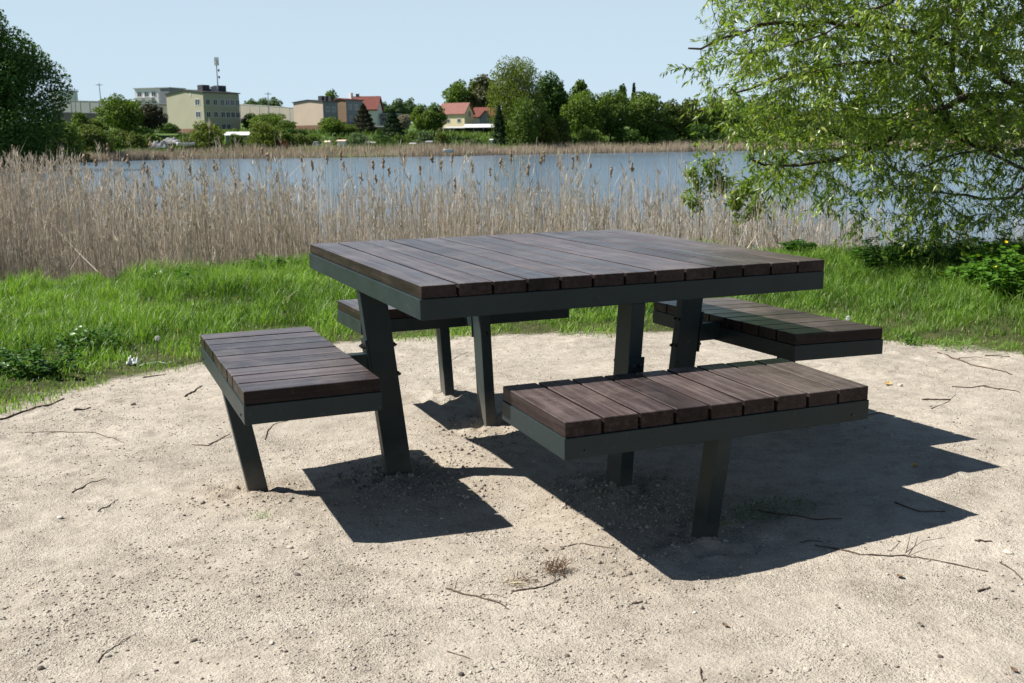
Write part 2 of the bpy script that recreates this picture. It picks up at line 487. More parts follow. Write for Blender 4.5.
me = np_mesh('ground', V, F, smooth=True, colour={'yard': ss(-.35, .35, yd), 'far': ss(22, 40, DD.ravel()), 'wet': ss(-1.6, -.2, lk), 'dug': DUG})
ground = link('ground', me, MAT['ground']); tag(ground, 'trodden gravel yard, grassy bank and the land round the lake', 'ground', kind='structure')

# water
wx = np.array([(-90, 12.2), (430, 12.2), (430, 300), (-90, 300)])
Vw = np.array([wp(a, b, WATER_Z) for a, b in wx])
water = link('water', np_mesh('water', Vw, np.array([[0, 1, 2, 3]])), MAT['water']); tag(water, 'rippled blue lake water', 'water', kind='structure')

# ---------------------------------------------------------------- the picnic table set
TZ = .80
def picnic():
    root = empty('picnic_table', (0, 0, 0))
    tag(root, 'square dark plank picnic table with four joined bench seats on grey metal frame', 'picnic table')
    a = .75; tp = .0404; tf = .1041; gap = .0085
    pr = random.Random(3)
    # table top planks run along y
    m = MB(); n = 13; pitch = 2 * a / n
    for i in range(n):
        x0 = -a + i * pitch + (gap / 2 if i else 0); x1 = -a + (i + 1) * pitch - (gap / 2 if i < n - 1 else 0)
        dz = pr.uniform(-.0012, .0008); e = pr.uniform(-.0015, .0015)
        m.box(x0, x1, -a + e, a + pr.uniform(-.0015, .0015), TZ - tp + .001, TZ + dz, pr.random(), .0016)
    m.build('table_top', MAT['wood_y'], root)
    # perimeter frame of angle profile, standing 3 mm proud
    m = MB(); o = a + .006; t = .035; zb, zt = TZ - tf, TZ - tp
    m.ring(-o, a - .002, -a - .003, a + .003, t, zb, zt)
    fr = m.build('table_frame', MAT['metal'], root); bv = fr.modifiers.new('bevel', 'BEVEL'); bv.width = .002; bv.segments = 2
    m = MB()
    for x in (-.3, .3): m.box(x - .03, x + .03, -o + t, o - t, zb + .004, zt - .002)
    m.box(-.3 + .03, .3 - .03, -.03, .03, zb + .004, zt - .003)
    m.box(-o + t, -.33, -.03, .03, zb + .004, zt - .003); m.box(.33, o - t, -.03, .03, zb + .004, zt - .003)
    m.build('cross_rail', MAT['metal'], root)
    hb = .3217; L = 1.0395; W = .4306; d = .0702; bt = .0448; bf = .106
    r0, r1 = a + d, a + d + W
    hw = .025
    for k in range(4):
        rot = [(-90), 0, 90, 180][k]  # local +x is radial outwards ; k 0 front,1 right,2 back,3 left
        c, s = round(math.cos(rad(rot))), round(math.sin(rad(rot)))
        def T(x, y, z): return (c * x - s * y, s * x + c * y, z)
        def boxT(m, x0, x1, y0, y1, z0, z1, tone=0., bev=0.):
            p = T(x0, y0, z0); q = T(x1, y1, z1)
            m.box(min(p[0], q[0]), max(p[0], q[0]), min(p[1], q[1]), max(p[1], q[1]), z0, z1, tone, bev)
        # slanted table leg : outer edge .748 at the frame -> .667 at z 0.01
        def slant(m, rt, rb, zt_, zb_, wd, hw_, bev=0):
            p = []
            for z, r in ((zb_, rb), (zt_, rt)):
                p += [T(r - wd, -hw_, z), T(r, -hw_, z), T(r, hw_, z), T(r - wd, hw_, z)]
            m.hexa(p)
        m = MB(); slope = (.748 - .668) / (.788 - .107)
        zt_ = TZ - tf + .0; zb_ = -.12
        rt = .748 - slope * (.1041 - .107) * -1; rt = .7475
        slant(m, rt, .668 - slope * (TZ - .788 - zb_), zt_, zb_, .10, hw)
        leg = m.build('leg', MAT['metal'], root)
        bv = leg.modifiers.new('bevel', 'BEVEL'); bv.width = .004; bv.segments = 2
        # beam carrying the bench, from the leg out to the bench frame
        zb2 = TZ - hb - bf
        m = MB(); boxT(m, .70, r0 + .0, -.0225, .0225, zb2 + .012, TZ - .343)
        boxT(m, r0 + .0355, r1 - .036, -.0225, .0225, zb2 + .004, TZ - hb - bt - .004)
        # end plate clamped to the leg
        zA, zB = TZ - .46, TZ - .29
        rA = .748 - slope * (TZ - zA - .107); rB = .748 - slope * (TZ - zB - .107)
        m.hexa([T(rA, -.03, zA), T(rA + .008, -.03, zA), T(rA + .008, .03, zA), T(rA, .03, zA), T(rB, -.03, zB), T(rB + .008, -.03, zB), T(rB + .008, .03, zB), T(rB, .03, zB)])
        m.build('support_beam', MAT['metal'], root)
        for zz, yy in ((TZ - .318, -.014), (TZ - .318, .014), (TZ - .43, -.014), (TZ - .43, .014)):
            ro = .748 - slope * (TZ - zz - .107)
            for q, sg in ((ro + .008, 1), (ro - .10, -1)):
                m = MB(); m.tube([T(q + sg * e, yy, zz) for e in (-.002, .008, .0085, .014)], [.0085, .0085, .0045, .0045], 6)
                m.build('bolt', MAT['bolt'], root)
        # bench: metal frame, plank seat, slanted leg ; small sag differs per bench
        m = MB(); z0, z1 = zb2, TZ - hb - bt; oo = .003; tt = .035
        pa, pb = T(r0 - oo, -L / 2 - oo, 0), T(r1 + oo, L / 2 + oo, 0)
        m.ring(min(pa[0], pb[0]), max(pa[0], pb[0]), min(pa[1], pb[1]), max(pa[1], pb[1]), tt, z0, z1)
        bench = m.build('bench', MAT['metal'], root); bv = bench.modifiers.new('bevel', 'BEVEL'); bv.width = .002; bv.segments = 2
        m = MB(); nb = 9; pt = L / nb; order = [pr.random() for _ in range(nb)]
        for i in range(nb):
            y0 = -L / 2 + i * pt + (.0048 if i else 0); y1 = -L / 2 + (i + 1) * pt - (.0048 if i < nb - 1 else 0)
            boxT(m, r0 + pr.uniform(-.001, .001), r1 + pr.uniform(-.0015, .0015), y0, y1, z1 + .001, TZ - hb + pr.uniform(-.0012, .001), order[i], .0018)
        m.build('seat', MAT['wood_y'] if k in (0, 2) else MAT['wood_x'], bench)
        m = MB(); sl = .178
        rt2 = r1 - .002; zt2 = z0
        slant(m, rt2, rt2 - sl * (zt2 + .12), zt2 - .0, -.12, .07, hw)
        bl = m.build('leg', MAT['metal'], bench)
        bv = bl.modifiers.new('bevel', 'BEVEL'); bv.width = .003; bv.segments = 2
        if True:
            for yy in (-L / 2 + .06, L / 2 - .06):
                m = MB(); m.tube([T(r1 + oo - .001, yy, z0 + .02), T(r1 + oo + .003, yy, z0 + .02)], .004, 8)
                m.build('screw_head', MAT['bolt'], bench)
        # each bench has sagged a little its own way
        c0, crr, ctt = [(.0008, -.02, -.004), (-.0015, -.023, -.0125), (-.0035, -.016, 0), (.002, 0, -.004)][k]
        for ob in [bench] + [q for q in bench.children]:
            if ob.name.startswith('leg'): continue
            for v in ob.data.vertices:
                lx = c * v.co.x + s * v.co.y; ly = -s * v.co.x + c * v.co.y
                v.co.z += c0 + crr * (lx - (r0 + r1) / 2) + ctt * ly
    return root
picnic()

#==INSERT==
# ---------------------------------------------------------------- grass (uncountable)
MAT['grass'] = leaf_mat('grass_blade', (.042, .105, .012), (.20, .34, .050), .42, .48, .35, (.42, .38, .22))
MAT['reed'] = leaf_mat('dry_reed', (.30, .255, .205), (.80, .72, .60), .28, .65, .25, tint=(1, .97, .9))
MAT['reed_far'] = leaf_mat('dry_reed_far', (.32, .26, .19), (.56, .47, .36), .2, .7, .2, tint=(1, .95, .85))


def blades(name, P, Hh, Wd, lean, tone, mat, seg=3, az=None, curl=.5):
    """grass or reed blades: tapering curved strips rooted at P"""
    n = len(P)
    az = rng.uniform(0, 2 * np.pi, n) if az is None else az
    face = az + np.pi / 2 + rng.normal(0, .5, n)
    dx, dy = np.cos(az), np.sin(az); sx, sy = np.cos(face), np.sin(face)
    rows = []
    for k in range(seg + 1):
        t = k / seg
        off = lean * (t ** 1.8) * Hh; z = Hh * (t - curl * lean * t ** 3 * .6)
        wd = Wd * (1 - t) ** .55 if k < seg else Wd * 0
        if k == 0: wd = Wd * .8
        cx = P[:, 0] + dx * off; cy = P[:, 1] + dy * off; cz = P[:, 2] + z
        if k < seg:
            rows.append(np.stack([cx - sx * wd / 2, cy - sy * wd / 2, cz], 1)); rows.append(np.stack([cx + sx * wd / 2, cy + sy * wd / 2, cz], 1))
        else: rows.append(np.stack([cx, cy, cz], 1))
    V = np.stack(rows, 1); m = V.shape[1]; base = np.arange(n)[:, None] * m
    q = [np.concatenate([base + 2 * k, base + 2 * k + 1, base + 2 * k + 3, base + 2 * k + 2], 1) for k in range(seg - 1)]
    tr = np.concatenate([base + 2 * seg - 2, base + 2 * seg - 1, base + 2 * seg], 1)
    me = np_mesh(name, V.reshape(-1, 3), [np.concatenate(q)] + [tr] if q else [tr], colour={'tone': np.repeat(tone, m)})
    return link(name, me, mat)


def scatterRD(n, d0, d1, r0=None, r1=None, slope=.6, power=1.0):
    D = d0 + (d1 - d0) * rng.random(n) ** power
    R = rng.uniform(-1, 1, n) * (slope * D + 1.5) if r0 is None else rng.uniform(r0, r1, n)
    return R, D


nG = 520000
R, D = scatterRD(nG, 4.2, 15.2, power=.8)
X = CAM[0] + R * RD[0] + D * HD[0]; Y = CAM[1] + R * RD[1] + D * HD[1]
yd = sdist(X, Y, YARD); lk = sdist(R, D, LAKE)
edge = -yd + .30 * fbm(X * 2.6, Y * 2.6, 5, 4) + .12
clump = fbm(X * 1.3, Y * 1.3, 61, 3); clump2 = vnoise(X * 5.5, Y * 5.5, 77)
keep = (edge > .02) & (lk < -.35) & (rng.random(nG) < np.clip(.45 + edge * 1.8, 0, 1) * np.clip(.70 + .9 * clump2, .12, 1))
X, Y, R, D, edge, clump, clump2, lk = [a[keep] for a in (X, Y, R, D, edge, clump, clump2, lk)]
Z = height(X, Y)
n = len(X)
Hh = (.035 + .06 * ss(.1, 1.6, edge) + .085 * ss(-3.2, -1.2, lk) + .13 * np.clip(clump, -.3, .6) * ss(.3, 1.2, edge)) * rng.uniform(.55, 1.45, n) * (1 + 1.1 * np.clip(clump2, -.3, .5))
Hh = np.clip(Hh, .02, .34)
tone = np.clip(.50 + .60 * fbm(X * .7, Y * .7, 90, 3) + .75 * clump2 + rng.normal(0, .22, n), 0, .87)
dry = rng.random(n) < (.035 + .25 * ss(.5, .0, edge)); tone[dry] = rng.uniform(.9, 1.0, dry.sum())
Wd = rng.uniform(.003, .0065, n) * (1 + .04 * D)
g = blades('grass', np.stack([X, Y, Z - .004], 1), Hh, Wd, rng.uniform(.1, .95, n), tone, MAT['grass'])
tag(g, 'lush green grass on the bank behind the picnic table', 'grass', kind='stuff')

# sparse tufts and moss in the trodden yard
# ---------------------------------------------------------------- leafy plants
MAT['broad'] = leaf_mat('broad_leaf', (.035, .095, .014), (.12, .26, .030), .35, .4, .5)
MAT['willowleaf'] = leaf_mat('willow_leaf', (.055, .112, .014), (.27, .37, .055), .46, .36, .5, (.42, .38, .10))
MAT['bark'] = plain('willow_bark', (.075, .058, .042), .9, .4, 14, .2, .8)
MAT['twig'] = plain('dry_twig', (.10, .070, .052), .85, .4, 30, .2, .5)
MAT['petal'] = leaf_mat('yellow_petal', (.75, .52, .01), (.9, .72, .02), .3, .5, .3)
MAT['dryleaf'] = plain('dead_leaf', (.15, .10, .06), .8, .4, 60, .3)


def leaf_cards(P, axis_, up, length, width, fold=.25, tone=None, shape=3):
    """pointed folded leaves: 6 vertices, 4 triangles-ish (two quads) each. P base, axis_ direction"""
    n = len(P)
    ax = axis_ / np.linalg.norm(axis_, axis=1, keepdims=True)
    sd = np.cross(ax, up); sd /= np.maximum(np.linalg.norm(sd, axis=1, keepdims=True), 1e-6)
    nm = np.cross(sd, ax)
    L = length[:, None]; W = width[:, None]
    b = P; m = P + ax * L * .42 - nm * W * fold; t = P + ax * L - nm * L * .12
    l = P + ax * L * .40 + sd * W * .5; r = P + ax * L * .40 - sd * W * .5
    V = np.stack([b, l, m, r, t], 1).reshape(-1, 3)
    base = np.arange(n)[:, None] * 5
    F = np.concatenate([np.concatenate([base + 0, base + 2, base + 1], 1), np.concatenate([base + 0, base + 3, base + 2], 1),
                        np.concatenate([base + 1, base + 2, base + 4], 1), np.concatenate([base + 2, base + 3, base + 4], 1)])
    return V, F, (np.repeat(tone, 5) if tone is not None else np.zeros(len(V)))


def unit(n):
    v = rng.normal(size=(n, 3)); return v / np.linalg.norm(v, axis=1, keepdims=True)


def leafy_plant(name, loc, h, w, nleaf, lsize, label, cat, mat, flowers=0, group=None, stem_n=14, tone0=.5):
    root = empty(name, loc); tag(root, label, cat, group)
    Ps = []; As = []; Us = []; tops = []
    ms = MB()
    for i in range(stem_n):
        a = rng.uniform(0, 2 * np.pi); rr = w / 2 * math.sqrt(rng.random()); hh = h * rng.uniform(.55, 1) * (1 - .45 * (rr / (w / 2)) ** 2)
        b = np.array([math.cos(a) * rr * .45, math.sin(a) * rr * .45, -.02]); t = np.array([math.cos(a) * rr, math.sin(a) * rr, hh]); mid = (b + t) / 2 + np.array([0, 0, hh * .12])
        ms.tube([b, mid, t], [.0035, .0028, .0018], 4); tops.append(t)
        k = nleaf // stem_n
        for j in range(k):
            u = rng.uniform(.15, 1.02); p = (1 - u) ** 2 * b + 2 * u * (1 - u) * mid + u * u * t
            an = rng.uniform(0, 2 * np.pi); Ps.append(p); As.append([math.cos(an), math.sin(an), rng.uniform(-.25, .55)]); Us.append([rng.normal(0, .3), rng.normal(0, .3), 1])
    Ps, As, Us = map(np.array, (Ps, As, Us)); n = len(Ps)
    V, F, T = leaf_cards(Ps, As, Us, rng.uniform(.6, 1.25, n) * lsize, rng.uniform(.45, .75, n) * lsize, .18, np.clip(tone0 + rng.normal(0, .25, n), 0, 1))
    ms.build('stem', MAT['broad'], root)
    link('leaves', np_mesh('leaves', V, F, colour={'tone': T}), mat, root)
    for i in range(flowers):
        t = tops[i % len(tops)] + np.array([rng.normal(0, .03), rng.normal(0, .03), .03])
        k = 5; an = np.arange(k) * 2 * np.pi / k
        A = np.stack([np.cos(an), np.sin(an), np.full(k, .45)], 1); tilt = Matrix.Rotation(rng.uniform(-.9, .9), 3, 'X') @ Matrix.Rotation(rng.uniform(-.9, .9), 3, 'Y')
        A = np.array([tuple(tilt @ Vector(v)) for v in A]); U = np.array([tuple(tilt @ Vector((0, 0, 1)))] * k)
        V, F, T = leaf_cards(np.tile(t, (k, 1)), A, U, np.full(k, .018), np.full(k, .017), .1, np.full(k, .6))
        link('flower', np_mesh('flower', V, F, colour={'tone': T}), MAT['petal'], root)
    return root


def gloc(px, py):
    p = ground_at(px, py); return p


# weeds in the grass at the left
leafy_plant('weed_clump', gloc(38, 372), .22, .62, 520, .05, 'dark broad-leaved weed clump in the grass at the far left, nearest the gravel edge', 'weed', MAT['broad'], 0, None, 40, .25)
leafy_plant('weed_clump', gloc(92, 352), .20, .50, 420, .045, 'bushy green weed clump just above the white scrap at the gravel edge', 'weed', MAT['broad'], 0, None, 34, .35)
leafy_plant('weed_clump', gloc(176, 287), .26, .75, 420, .07, 'leafy weed clump on the bank top before the reeds, left of the table', 'weed', MAT['broad'], 0, None, 26, .5)
leafy_plant('weed_clump', gloc(262, 275), .24, .8, 380, .07, 'leafy weeds on the bank top just left of the table corner', 'weed', MAT['broad'], 0, None, 26, .35)
leafy_plant('weed_clump', gloc(912, 345), .07, .16, 60, .03, 'tiny green seedling on the gravel beside the right bench', 'weed', MAT['broad'], 0, None, 8, .6)
# celandine with yellow flowers at the right edge
celandines = [(1014, 300, .46, .70, 900, 5, 'tall yellow-flowered leafy plant at the right edge of the bank, largest of its clump'),
              (984, 292, .34, .55, 620, 3, 'yellow-flowered plant with pale broad leaves at the middle of its clump'),
              (958, 290, .22, .36, 300, 2, 'low yellow-flowered plant at the left end of the flowering clump'),
              (1052, 306, .44, .7, 700, 3, 'yellow-flowered plant half cut by the right edge of the view'),
              (998, 276, .46, .6, 600, 3, 'yellow-flowered plant standing behind its clump against the willow twigs')]
for px, py, h, w_, nl, fl, lab in celandines:
    leafy_plant('flowering_plant', gloc(px, py), h, w_, nl, .078, lab, 'plant', MAT['broad'], fl, 'yellow-flowered plants on the bank', 30, .6)
# dark ivy-like shrubs on the bank below the willow
for px, py, h, w_, lab in ((892, 272, .42, .9, 'dark leafy bush on the bank top right of the table, left of its pair'),
                           (938, 270, .46, 1.0, 'dark leafy bush on the bank top under the willow, right of its pair'),
                           (800, 258, .25, .5, 'small green sprig of leaves in the dry reeds behind the table corner')):
    leafy_plant('bank_bush', gloc(px, py), h, w_, 700, .075, lab, 'bush', MAT['broad'], 0, None, 34, .15)

# ---------------------------------------------------------------- reeds (uncountable)
def reed_height(px):
    return np.interp(px, [-300, 0, 60, 130, 250, 400, 560, 650, 760, 870, 960, 1100, 1500], [2.75, 2.7, 2.6, 2.35, 2.15, 2.1, 2.05, 2.0, 1.95, 1.6, 1.3, 1.6, 2.2])


def reed_dens(px):
    return np.interp(px, [-300, 0, 90, 150, 300, 500, 600, 700, 800, 870, 920, 1010, 1060, 1500], [1, 1, .95, .78, .74, .76, .70, .58, .60, .34, .12, .2, .45, .6])


nR = 36000
R, D = scatterRD(nR, 12.9, 19.5, slope=.62, power=1.25)
px = 512 + R / (.982 * D) * FPX
lk = sdist(R, D, LAKE)
k = (lk > -1.0) & (rng.random(nR) < reed_dens(px) * .85 * (.55 + .9 * (fbm(R * .9, D * .9, 15, 2) + .4)))
R, D, px, lk = R[k], D[k], px[k], lk[k]; n = len(R)
X = CAM[0] + R * RD[0] + D * HD[0]; Y = CAM[1] + R * RD[1] + D * HD[1]; Z = np.maximum(height(X, Y, False), WATER_Z - .25)
H = reed_height(px) * (.42 + .6 * rng.random(n) ** .9) * (1 + .10 * vnoise(R * .8, D, 4)) + (WATER_Z - Z) * .0
# stalks, three-sided tapering prisms with a kink
az = rng.uniform(0, 2 * np.pi, n); ln = np.abs(rng.normal(0, .07, n)); bent = rng.random(n) < .06; ln[bent] += rng.uniform(.3, .9, bent.sum())
rw = rng.uniform(.0028, .0055, n)
rows = []
for t in (0, .5, 1.0):
    cx = X + np.cos(az) * ln * H * t ** 1.6; cy = Y + np.sin(az) * ln * H * t ** 1.6; cz = Z + H * (t - .35 * np.clip(ln, 0, 1) * t ** 2)
    rr = rw * (1 - .55 * t)
    for j in range(3):
        a = az + j * 2.0944; rows.append(np.stack([cx + np.cos(a) * rr, cy + np.sin(a) * rr, cz], 1))
V = np.stack(rows, 1); base = np.arange(n)[:, None] * 9; Fs = []
for s_ in (0, 3):
    for j in range(3):
        j2 = (j + 1) % 3; Fs.append(np.concatenate([base + s_ + j, base + s_ + j2, base + s_ + 3 + j2, base + s_ + 3 + j], 1))
tone = np.clip(rng.normal(.5, .26, n), 0, 1)
# dry leaves along stalks
m = int(n * 2.4); pick = rng.integers(0, n, m); tt = rng.uniform(.12, .95, m)
LP = np.stack([X[pick] + np.cos(az[pick]) * ln[pick] * H[pick] * tt ** 1.6, Y[pick] + np.sin(az[pick]) * ln[pick] * H[pick] * tt ** 1.6, Z[pick] + H[pick] * (tt - .35 * ln[pick] * tt ** 2)], 1)
la = rng.uniform(0, 2 * np.pi, m); LA = np.stack([np.cos(la), np.sin(la), rng.uniform(.8, 7.0, m)], 1); LU = unit(m)
LV, LF, LT = leaf_cards(LP, LA, LU, rng.uniform(.15, .45, m), rng.uniform(.004, .009, m), .2, np.clip(rng.normal(.55, .28, m), 0, 1))
# feathery panicles on some stalks
hp = np.where(rng.random(n) < np.interp(px, [0, 120, 300, 1000], [.5, .42, .22, .12]))[0]; q = 9
pk = np.repeat(hp, q); top = np.stack([X[pk] + np.cos(az[pk]) * ln[pk] * H[pk], Y[pk] + np.sin(az[pk]) * ln[pk] * H[pk], Z[pk] + H[pk] * (1 - .35 * ln[pk])], 1)
top[:, 2] -= rng.uniform(0, .16, len(pk)); pa = rng.uniform(0, 2 * np.pi, len(pk))
PV, PF, PT = leaf_cards(top, np.stack([np.cos(pa) * .45, np.sin(pa) * .45, rng.uniform(.6, 1.5, len(pk))], 1), unit(len(pk)), rng.uniform(.06, .13, len(pk)), rng.uniform(.008, .019, len(pk)), .2, np.clip(rng.normal(.3, .2, len(pk)), 0, 1))
# tangled trampled litter at the foot of the belt
m2 = 16000; R2, D2 = scatterRD(m2, 12.4, 15.2, slope=.62); lk2 = sdist(R2, D2, LAKE); px2 = 512 + R2 / (.982 * D2) * FPX
k2 = (lk2 > -1.3) & (lk2 < 1.2) & (rng.random(m2) < np.interp(px2, [0, 150, 300, 860, 900, 1000], [.45, .6, 1, 1, .4, .5])); R2, D2 = R2[k2], D2[k2]; m2 = len(R2)
X2 = CAM[0] + R2 * RD[0] + D2 * HD[0]; Y2 = CAM[1] + R2 * RD[1] + D2 * HD[1]; Z2 = np.maximum(height(X2, Y2, False), WATER_Z) + rng.uniform(0, .18, m2)
SV, SF, ST = leaf_cards(np.stack([X2, Y2, Z2], 1), np.stack([rng.normal(0, 1, m2), rng.normal(0, 1, m2), rng.uniform(.0, 2.6, m2)], 1), unit(m2), rng.uniform(.25, .75, m2), rng.uniform(.006, .014, m2), .2, np.clip(rng.normal(.62, .25, m2), 0, 1))
Vs = [V.reshape(-1, 3), LV, PV, SV]; offs = np.cumsum([0] + [len(v) for v in Vs])
me = np_mesh('reeds', np.concatenate(Vs), [np.concatenate(Fs), np.concatenate([LF + offs[1], PF + offs[2], SF + offs[3]])],
             colour={'tone': np.concatenate([np.repeat(tone, 9), LT, PT, ST])})
reeds = link('reeds', me, MAT['reed']); tag(reeds, 'belt of dry beige reeds standing in the near shallows', 'reeds', kind='stuff')

# bulrush stalks with brown fluffy seed heads that stand out against the water
MAT['head'] = plain('bulrush_fluff', (.30, .22, .155), .95, .5, 25, .1, .6)
spots = [(432, 158), (404, 159), (373, 165), (383, 163), (452, 160), (455, 183), (511, 157), (501, 163), (541, 160), (544, 157), (577, 158), (573, 163), (327, 159), (341, 155), (302, 158),
         (268, 157), (262, 151), (214, 165), (216, 168), (144, 168), (147, 172), (118, 156), (128, 161), (152, 186), (235, 184), (249, 177), (277, 178), (344, 166), (361, 178), (376, 179),
         (92, 175), (96, 163), (172, 147), (150, 144), (54, 168), (50, 187), (20, 168), (3, 165), (30, 158), (71, 170), (184, 156), (312, 165), (389, 172), (420, 170), (441, 165), (473, 168),
         (490, 172), (528, 170), (560, 166), (590, 166), (611, 172), (632, 167), (163, 163), (190, 170), (206, 186), (108, 150), (62, 158), (84, 160), (40, 176), (13, 150)]
for i, (px_, py_) in enumerate(spots):
    D_ = rng.uniform(14.6, 18); p = at(px_, py_, D_); zb = max(gz(p[0], p[1]), WATER_Z - .2)
    root = empty('bulrush', (p[0], p[1], zb)); hh = p[2] - zb; lx, ly = rng.normal(0, .06, 2)
    tag(root, 'dry bulrush stalk with a ragged brown seed head among the reeds', 'bulrush', 'bulrush stalks with brown seed heads')
    b = MB(); b.tube([(-lx, -ly, 0), (-lx * .3, -ly * .3, hh * .55), (0, 0, hh), (lx * .2, ly * .2, hh + .10)], [.0055, .0045, .003, .0012], 5); b.build('stalk', MAT['reed'], root)
    for v in root.children[0].data.attributes['tone'].data: v.value = .5
    L_ = rng.uniform(.09, .19); nv = 13; b = MB(); pts = []; rs = []
    for j in range(nv):
        t = j / (nv - 1); pts.append((rng.normal(0, .009), rng.normal(0, .009), hh - L_ / 2 + L_ * t)); rs.append(max(.004, rng.uniform(.009, .028) * math.sin(math.pi * (.08 + .84 * t)) ** .5))
    b.tube(pts, rs, 8); b.build('seed_head', MAT['head'], root, True)

# ---------------------------------------------------------------- gravel crumbs (uncountable) and single stones
MAT['stone'] = None
def stone_mat():
    m, nt, out = new_mat('pebble'); t = attr(nt, 'tone'); co = objcoord(nt)
    col = ramp(nt, t, [(0, (.07, .055, .045)), (.12, (.20, .165, .135)), (.4, (.38, .33, .27)), (.85, (.50, .45, .38)), (1, (.78, .77, .74))])
    col = mix(nt, .4, col, ramp(nt, noise(nt, 90, 4, .6, co), [(.3, (.5, .5, .5)), (.7, (1.2, 1.2, 1.2))]), 'MULTIPLY')
    principled(nt, out, col, .85, .3); return m
MAT['stone'] = stone_mat()
nS = 190000
D = 1.75 + 6.0 * rng.random(nS) ** 1.35; R = rng.uniform(-1, 1, nS) * (.56 * D + .4)
X = CAM[0] + R * RD[0] + D * HD[0]; Y = CAM[1] + R * RD[1] + D * HD[1]
cl = fbm(X * 1.1, Y * 1.1, 33, 3)
k = (sdist(X, Y, YARD) > -.05) & (rng.random(nS) < np.clip(.45 + 1.2 * cl + .5 * vnoise(X * 7, Y * 7, 71), .05, 1)); X, Y = X[k], Y[k]; n = len(X)
sz = .0011 + .0042 * rng.random(n) ** 4.2; Z = height(X, Y)
oc = np.array([(1, 0, 0), (-1, 0, 0), (0, 1, 0), (0, -1, 0), (0, 0, 1), (0, 0, -1)], float)
fc = np.array([(0, 2, 4), (2, 1, 4), (1, 3, 4), (3, 0, 4), (2, 0, 5), (1, 2, 5), (3, 1, 5), (0, 3, 5)])
V = oc[None] * rng.uniform(.45, 1.4, (n, 6, 1)) * sz[:, None, None]; V[:, :, 2] *= .6
sz = np.where(rng.random(n) < .9, sz, sz * 1.25); a = rng.uniform(0, 6.28, n); c_, s_ = np.cos(a)[:, None], np.sin(a)[:, None]; vx = V[:, :, 0] * c_ - V[:, :, 1] * s_; vy = V[:, :, 0] * s_ + V[:, :, 1] * c_
V[:, :, 0] = vx * rng.uniform(.8, 1.5, (n, 1)) + X[:, None]; V[:, :, 1] = vy + Y[:, None]; V[:, :, 2] += (Z + sz * .25)[:, None]
F = (fc[None] + (np.arange(n) * 6)[:, None, None]).reshape(-1, 3)
gr = link('gravel', np_mesh('gravel', V.reshape(-1, 3), F, colour={'tone': np.repeat(np.clip(rng.normal(.42, .25, n), .06, .96), 6)}), MAT['stone'])
tag(gr, 'fine gravel and crumbs scattered over the sandy yard', 'gravel', kind='stuff')

# loose clods of dug earth round the posts (uncountable)
cx_ = []; 
for bx, by, q in ((-.62, 0, 380), (0, -.62, 420), (0, .6, 200), (.62, 0, 90), (-1.16, 0, 70), (0, -1.16, 70), (-.62, -.3, 260), (.0, -.9, 260), (-.35, -1.3, 120), (-.3, .1, 120)):
    a = rng.uniform(0, 6.28, q); r_ = .26 * rng.random(q) ** .6; cx_.append(np.stack([bx + np.cos(a) * r_, by + np.sin(a) * r_], 1))
cx_ = np.concatenate(cx_); n = len(cx_); sz = .003 + .008 * rng.random(n) ** 3; Z = height(cx_[:, 0], cx_[:, 1])
V = oc[None] * rng.uniform(.6, 1.3, (n, 6, 1)) * sz[:, None, None]; V[:, :, 0] += cx_[:, 0:1]; V[:, :, 1] += cx_[:, 1:2]; V[:, :, 2] += (Z + sz * .2)[:, None]
F = (fc[None] + (np.arange(n) * 6)[:, None, None]).reshape(-1, 3)
gr = link('soil_crumbs', np_mesh('soil_crumbs', V.reshape(-1, 3), F, colour={'tone': np.repeat(np.clip(rng.normal(.3, .12, n), .1, .7), 6)}), MAT['stone'])
tag(gr, 'loose crumbs of dug earth around the feet of the table posts', 'soil', kind='stuff')


def stone(px, py, s, tone, label, group=None):
    p = ground_at(px, py); b = bpy.data.meshes.new('stone'); import bmesh
    bm = bmesh.new(); bmesh.ops.create_icosphere(bm, subdivisions=3, radius=1)
    sx, sy, sz_ = rng.uniform(.8, 1.25), rng.uniform(.7, 1.0), rng.uniform(.45, .7); o = rng.uniform(0, 50)
    for v in bm.verts:
        q = v.co.copy(); f = 1 + .35 * (vnoise(q.x * 1.6 + o, q.y * 1.6 + q.z * 1.3, 2)) + .12 * vnoise(q.x * 4 + o, q.y * 4 - q.z * 3, 5)
        v.co = Vector((q.x * sx * f * s, q.y * sy * f * s, q.z * sz_ * f * s))
    bm.to_mesh(b); bm.free()
    at_ = b.attributes.new('tone', 'FLOAT', 'POINT'); at_.data.foreach_set('value', np.full(len(b.vertices), tone, np.float32))
    o_ = link('stone', b, MAT['stone']); o_.location = (p[0], p[1], p[2] + s * .22); o_.rotation_euler = (0, 0, rng.uniform(0, 6))
    tag(o_, label, 'stone', group)


stone(41, 669, .0085, .05, 'dark round stone near the bottom left corner')
stone(194, 641, .0085, .1, 'dark pointed stone at the lower left, right of the bent stick')
stone(108, 656, .0080, .6, 'pale flat stone lying against the bent stick')
stone(176, 611, .0065, .88, 'small white stone left of centre in the lower left gravel')
stone(297, 575, .010, .08, 'reddish dark stone on the gravel below the left bench')
stone(290, 548, .010, .75, 'light oval stone on the gravel below the left bench shadow')
stone(258, 597, .0060, .1, 'dark little stone left of the reddish one')
stone(60, 518, .010, .88, 'white flat stone in the gravel left of the left bench leg')
stone(147, 607, .0062, .1, 'dark chip of stone beside two crumbs in the lower left')
stone(461, 675, .0080, .02, 'black stone at the bottom edge of the gravel')
stone(567, 656, .0060, .05, 'dark stone on the bare gravel below the withered grass clump')
stone(725, 542, .009, .88, 'white chip in the shadow beside the front bench leg')
stone(845, 646, .0065, .82, 'light stone on the lower right gravel')
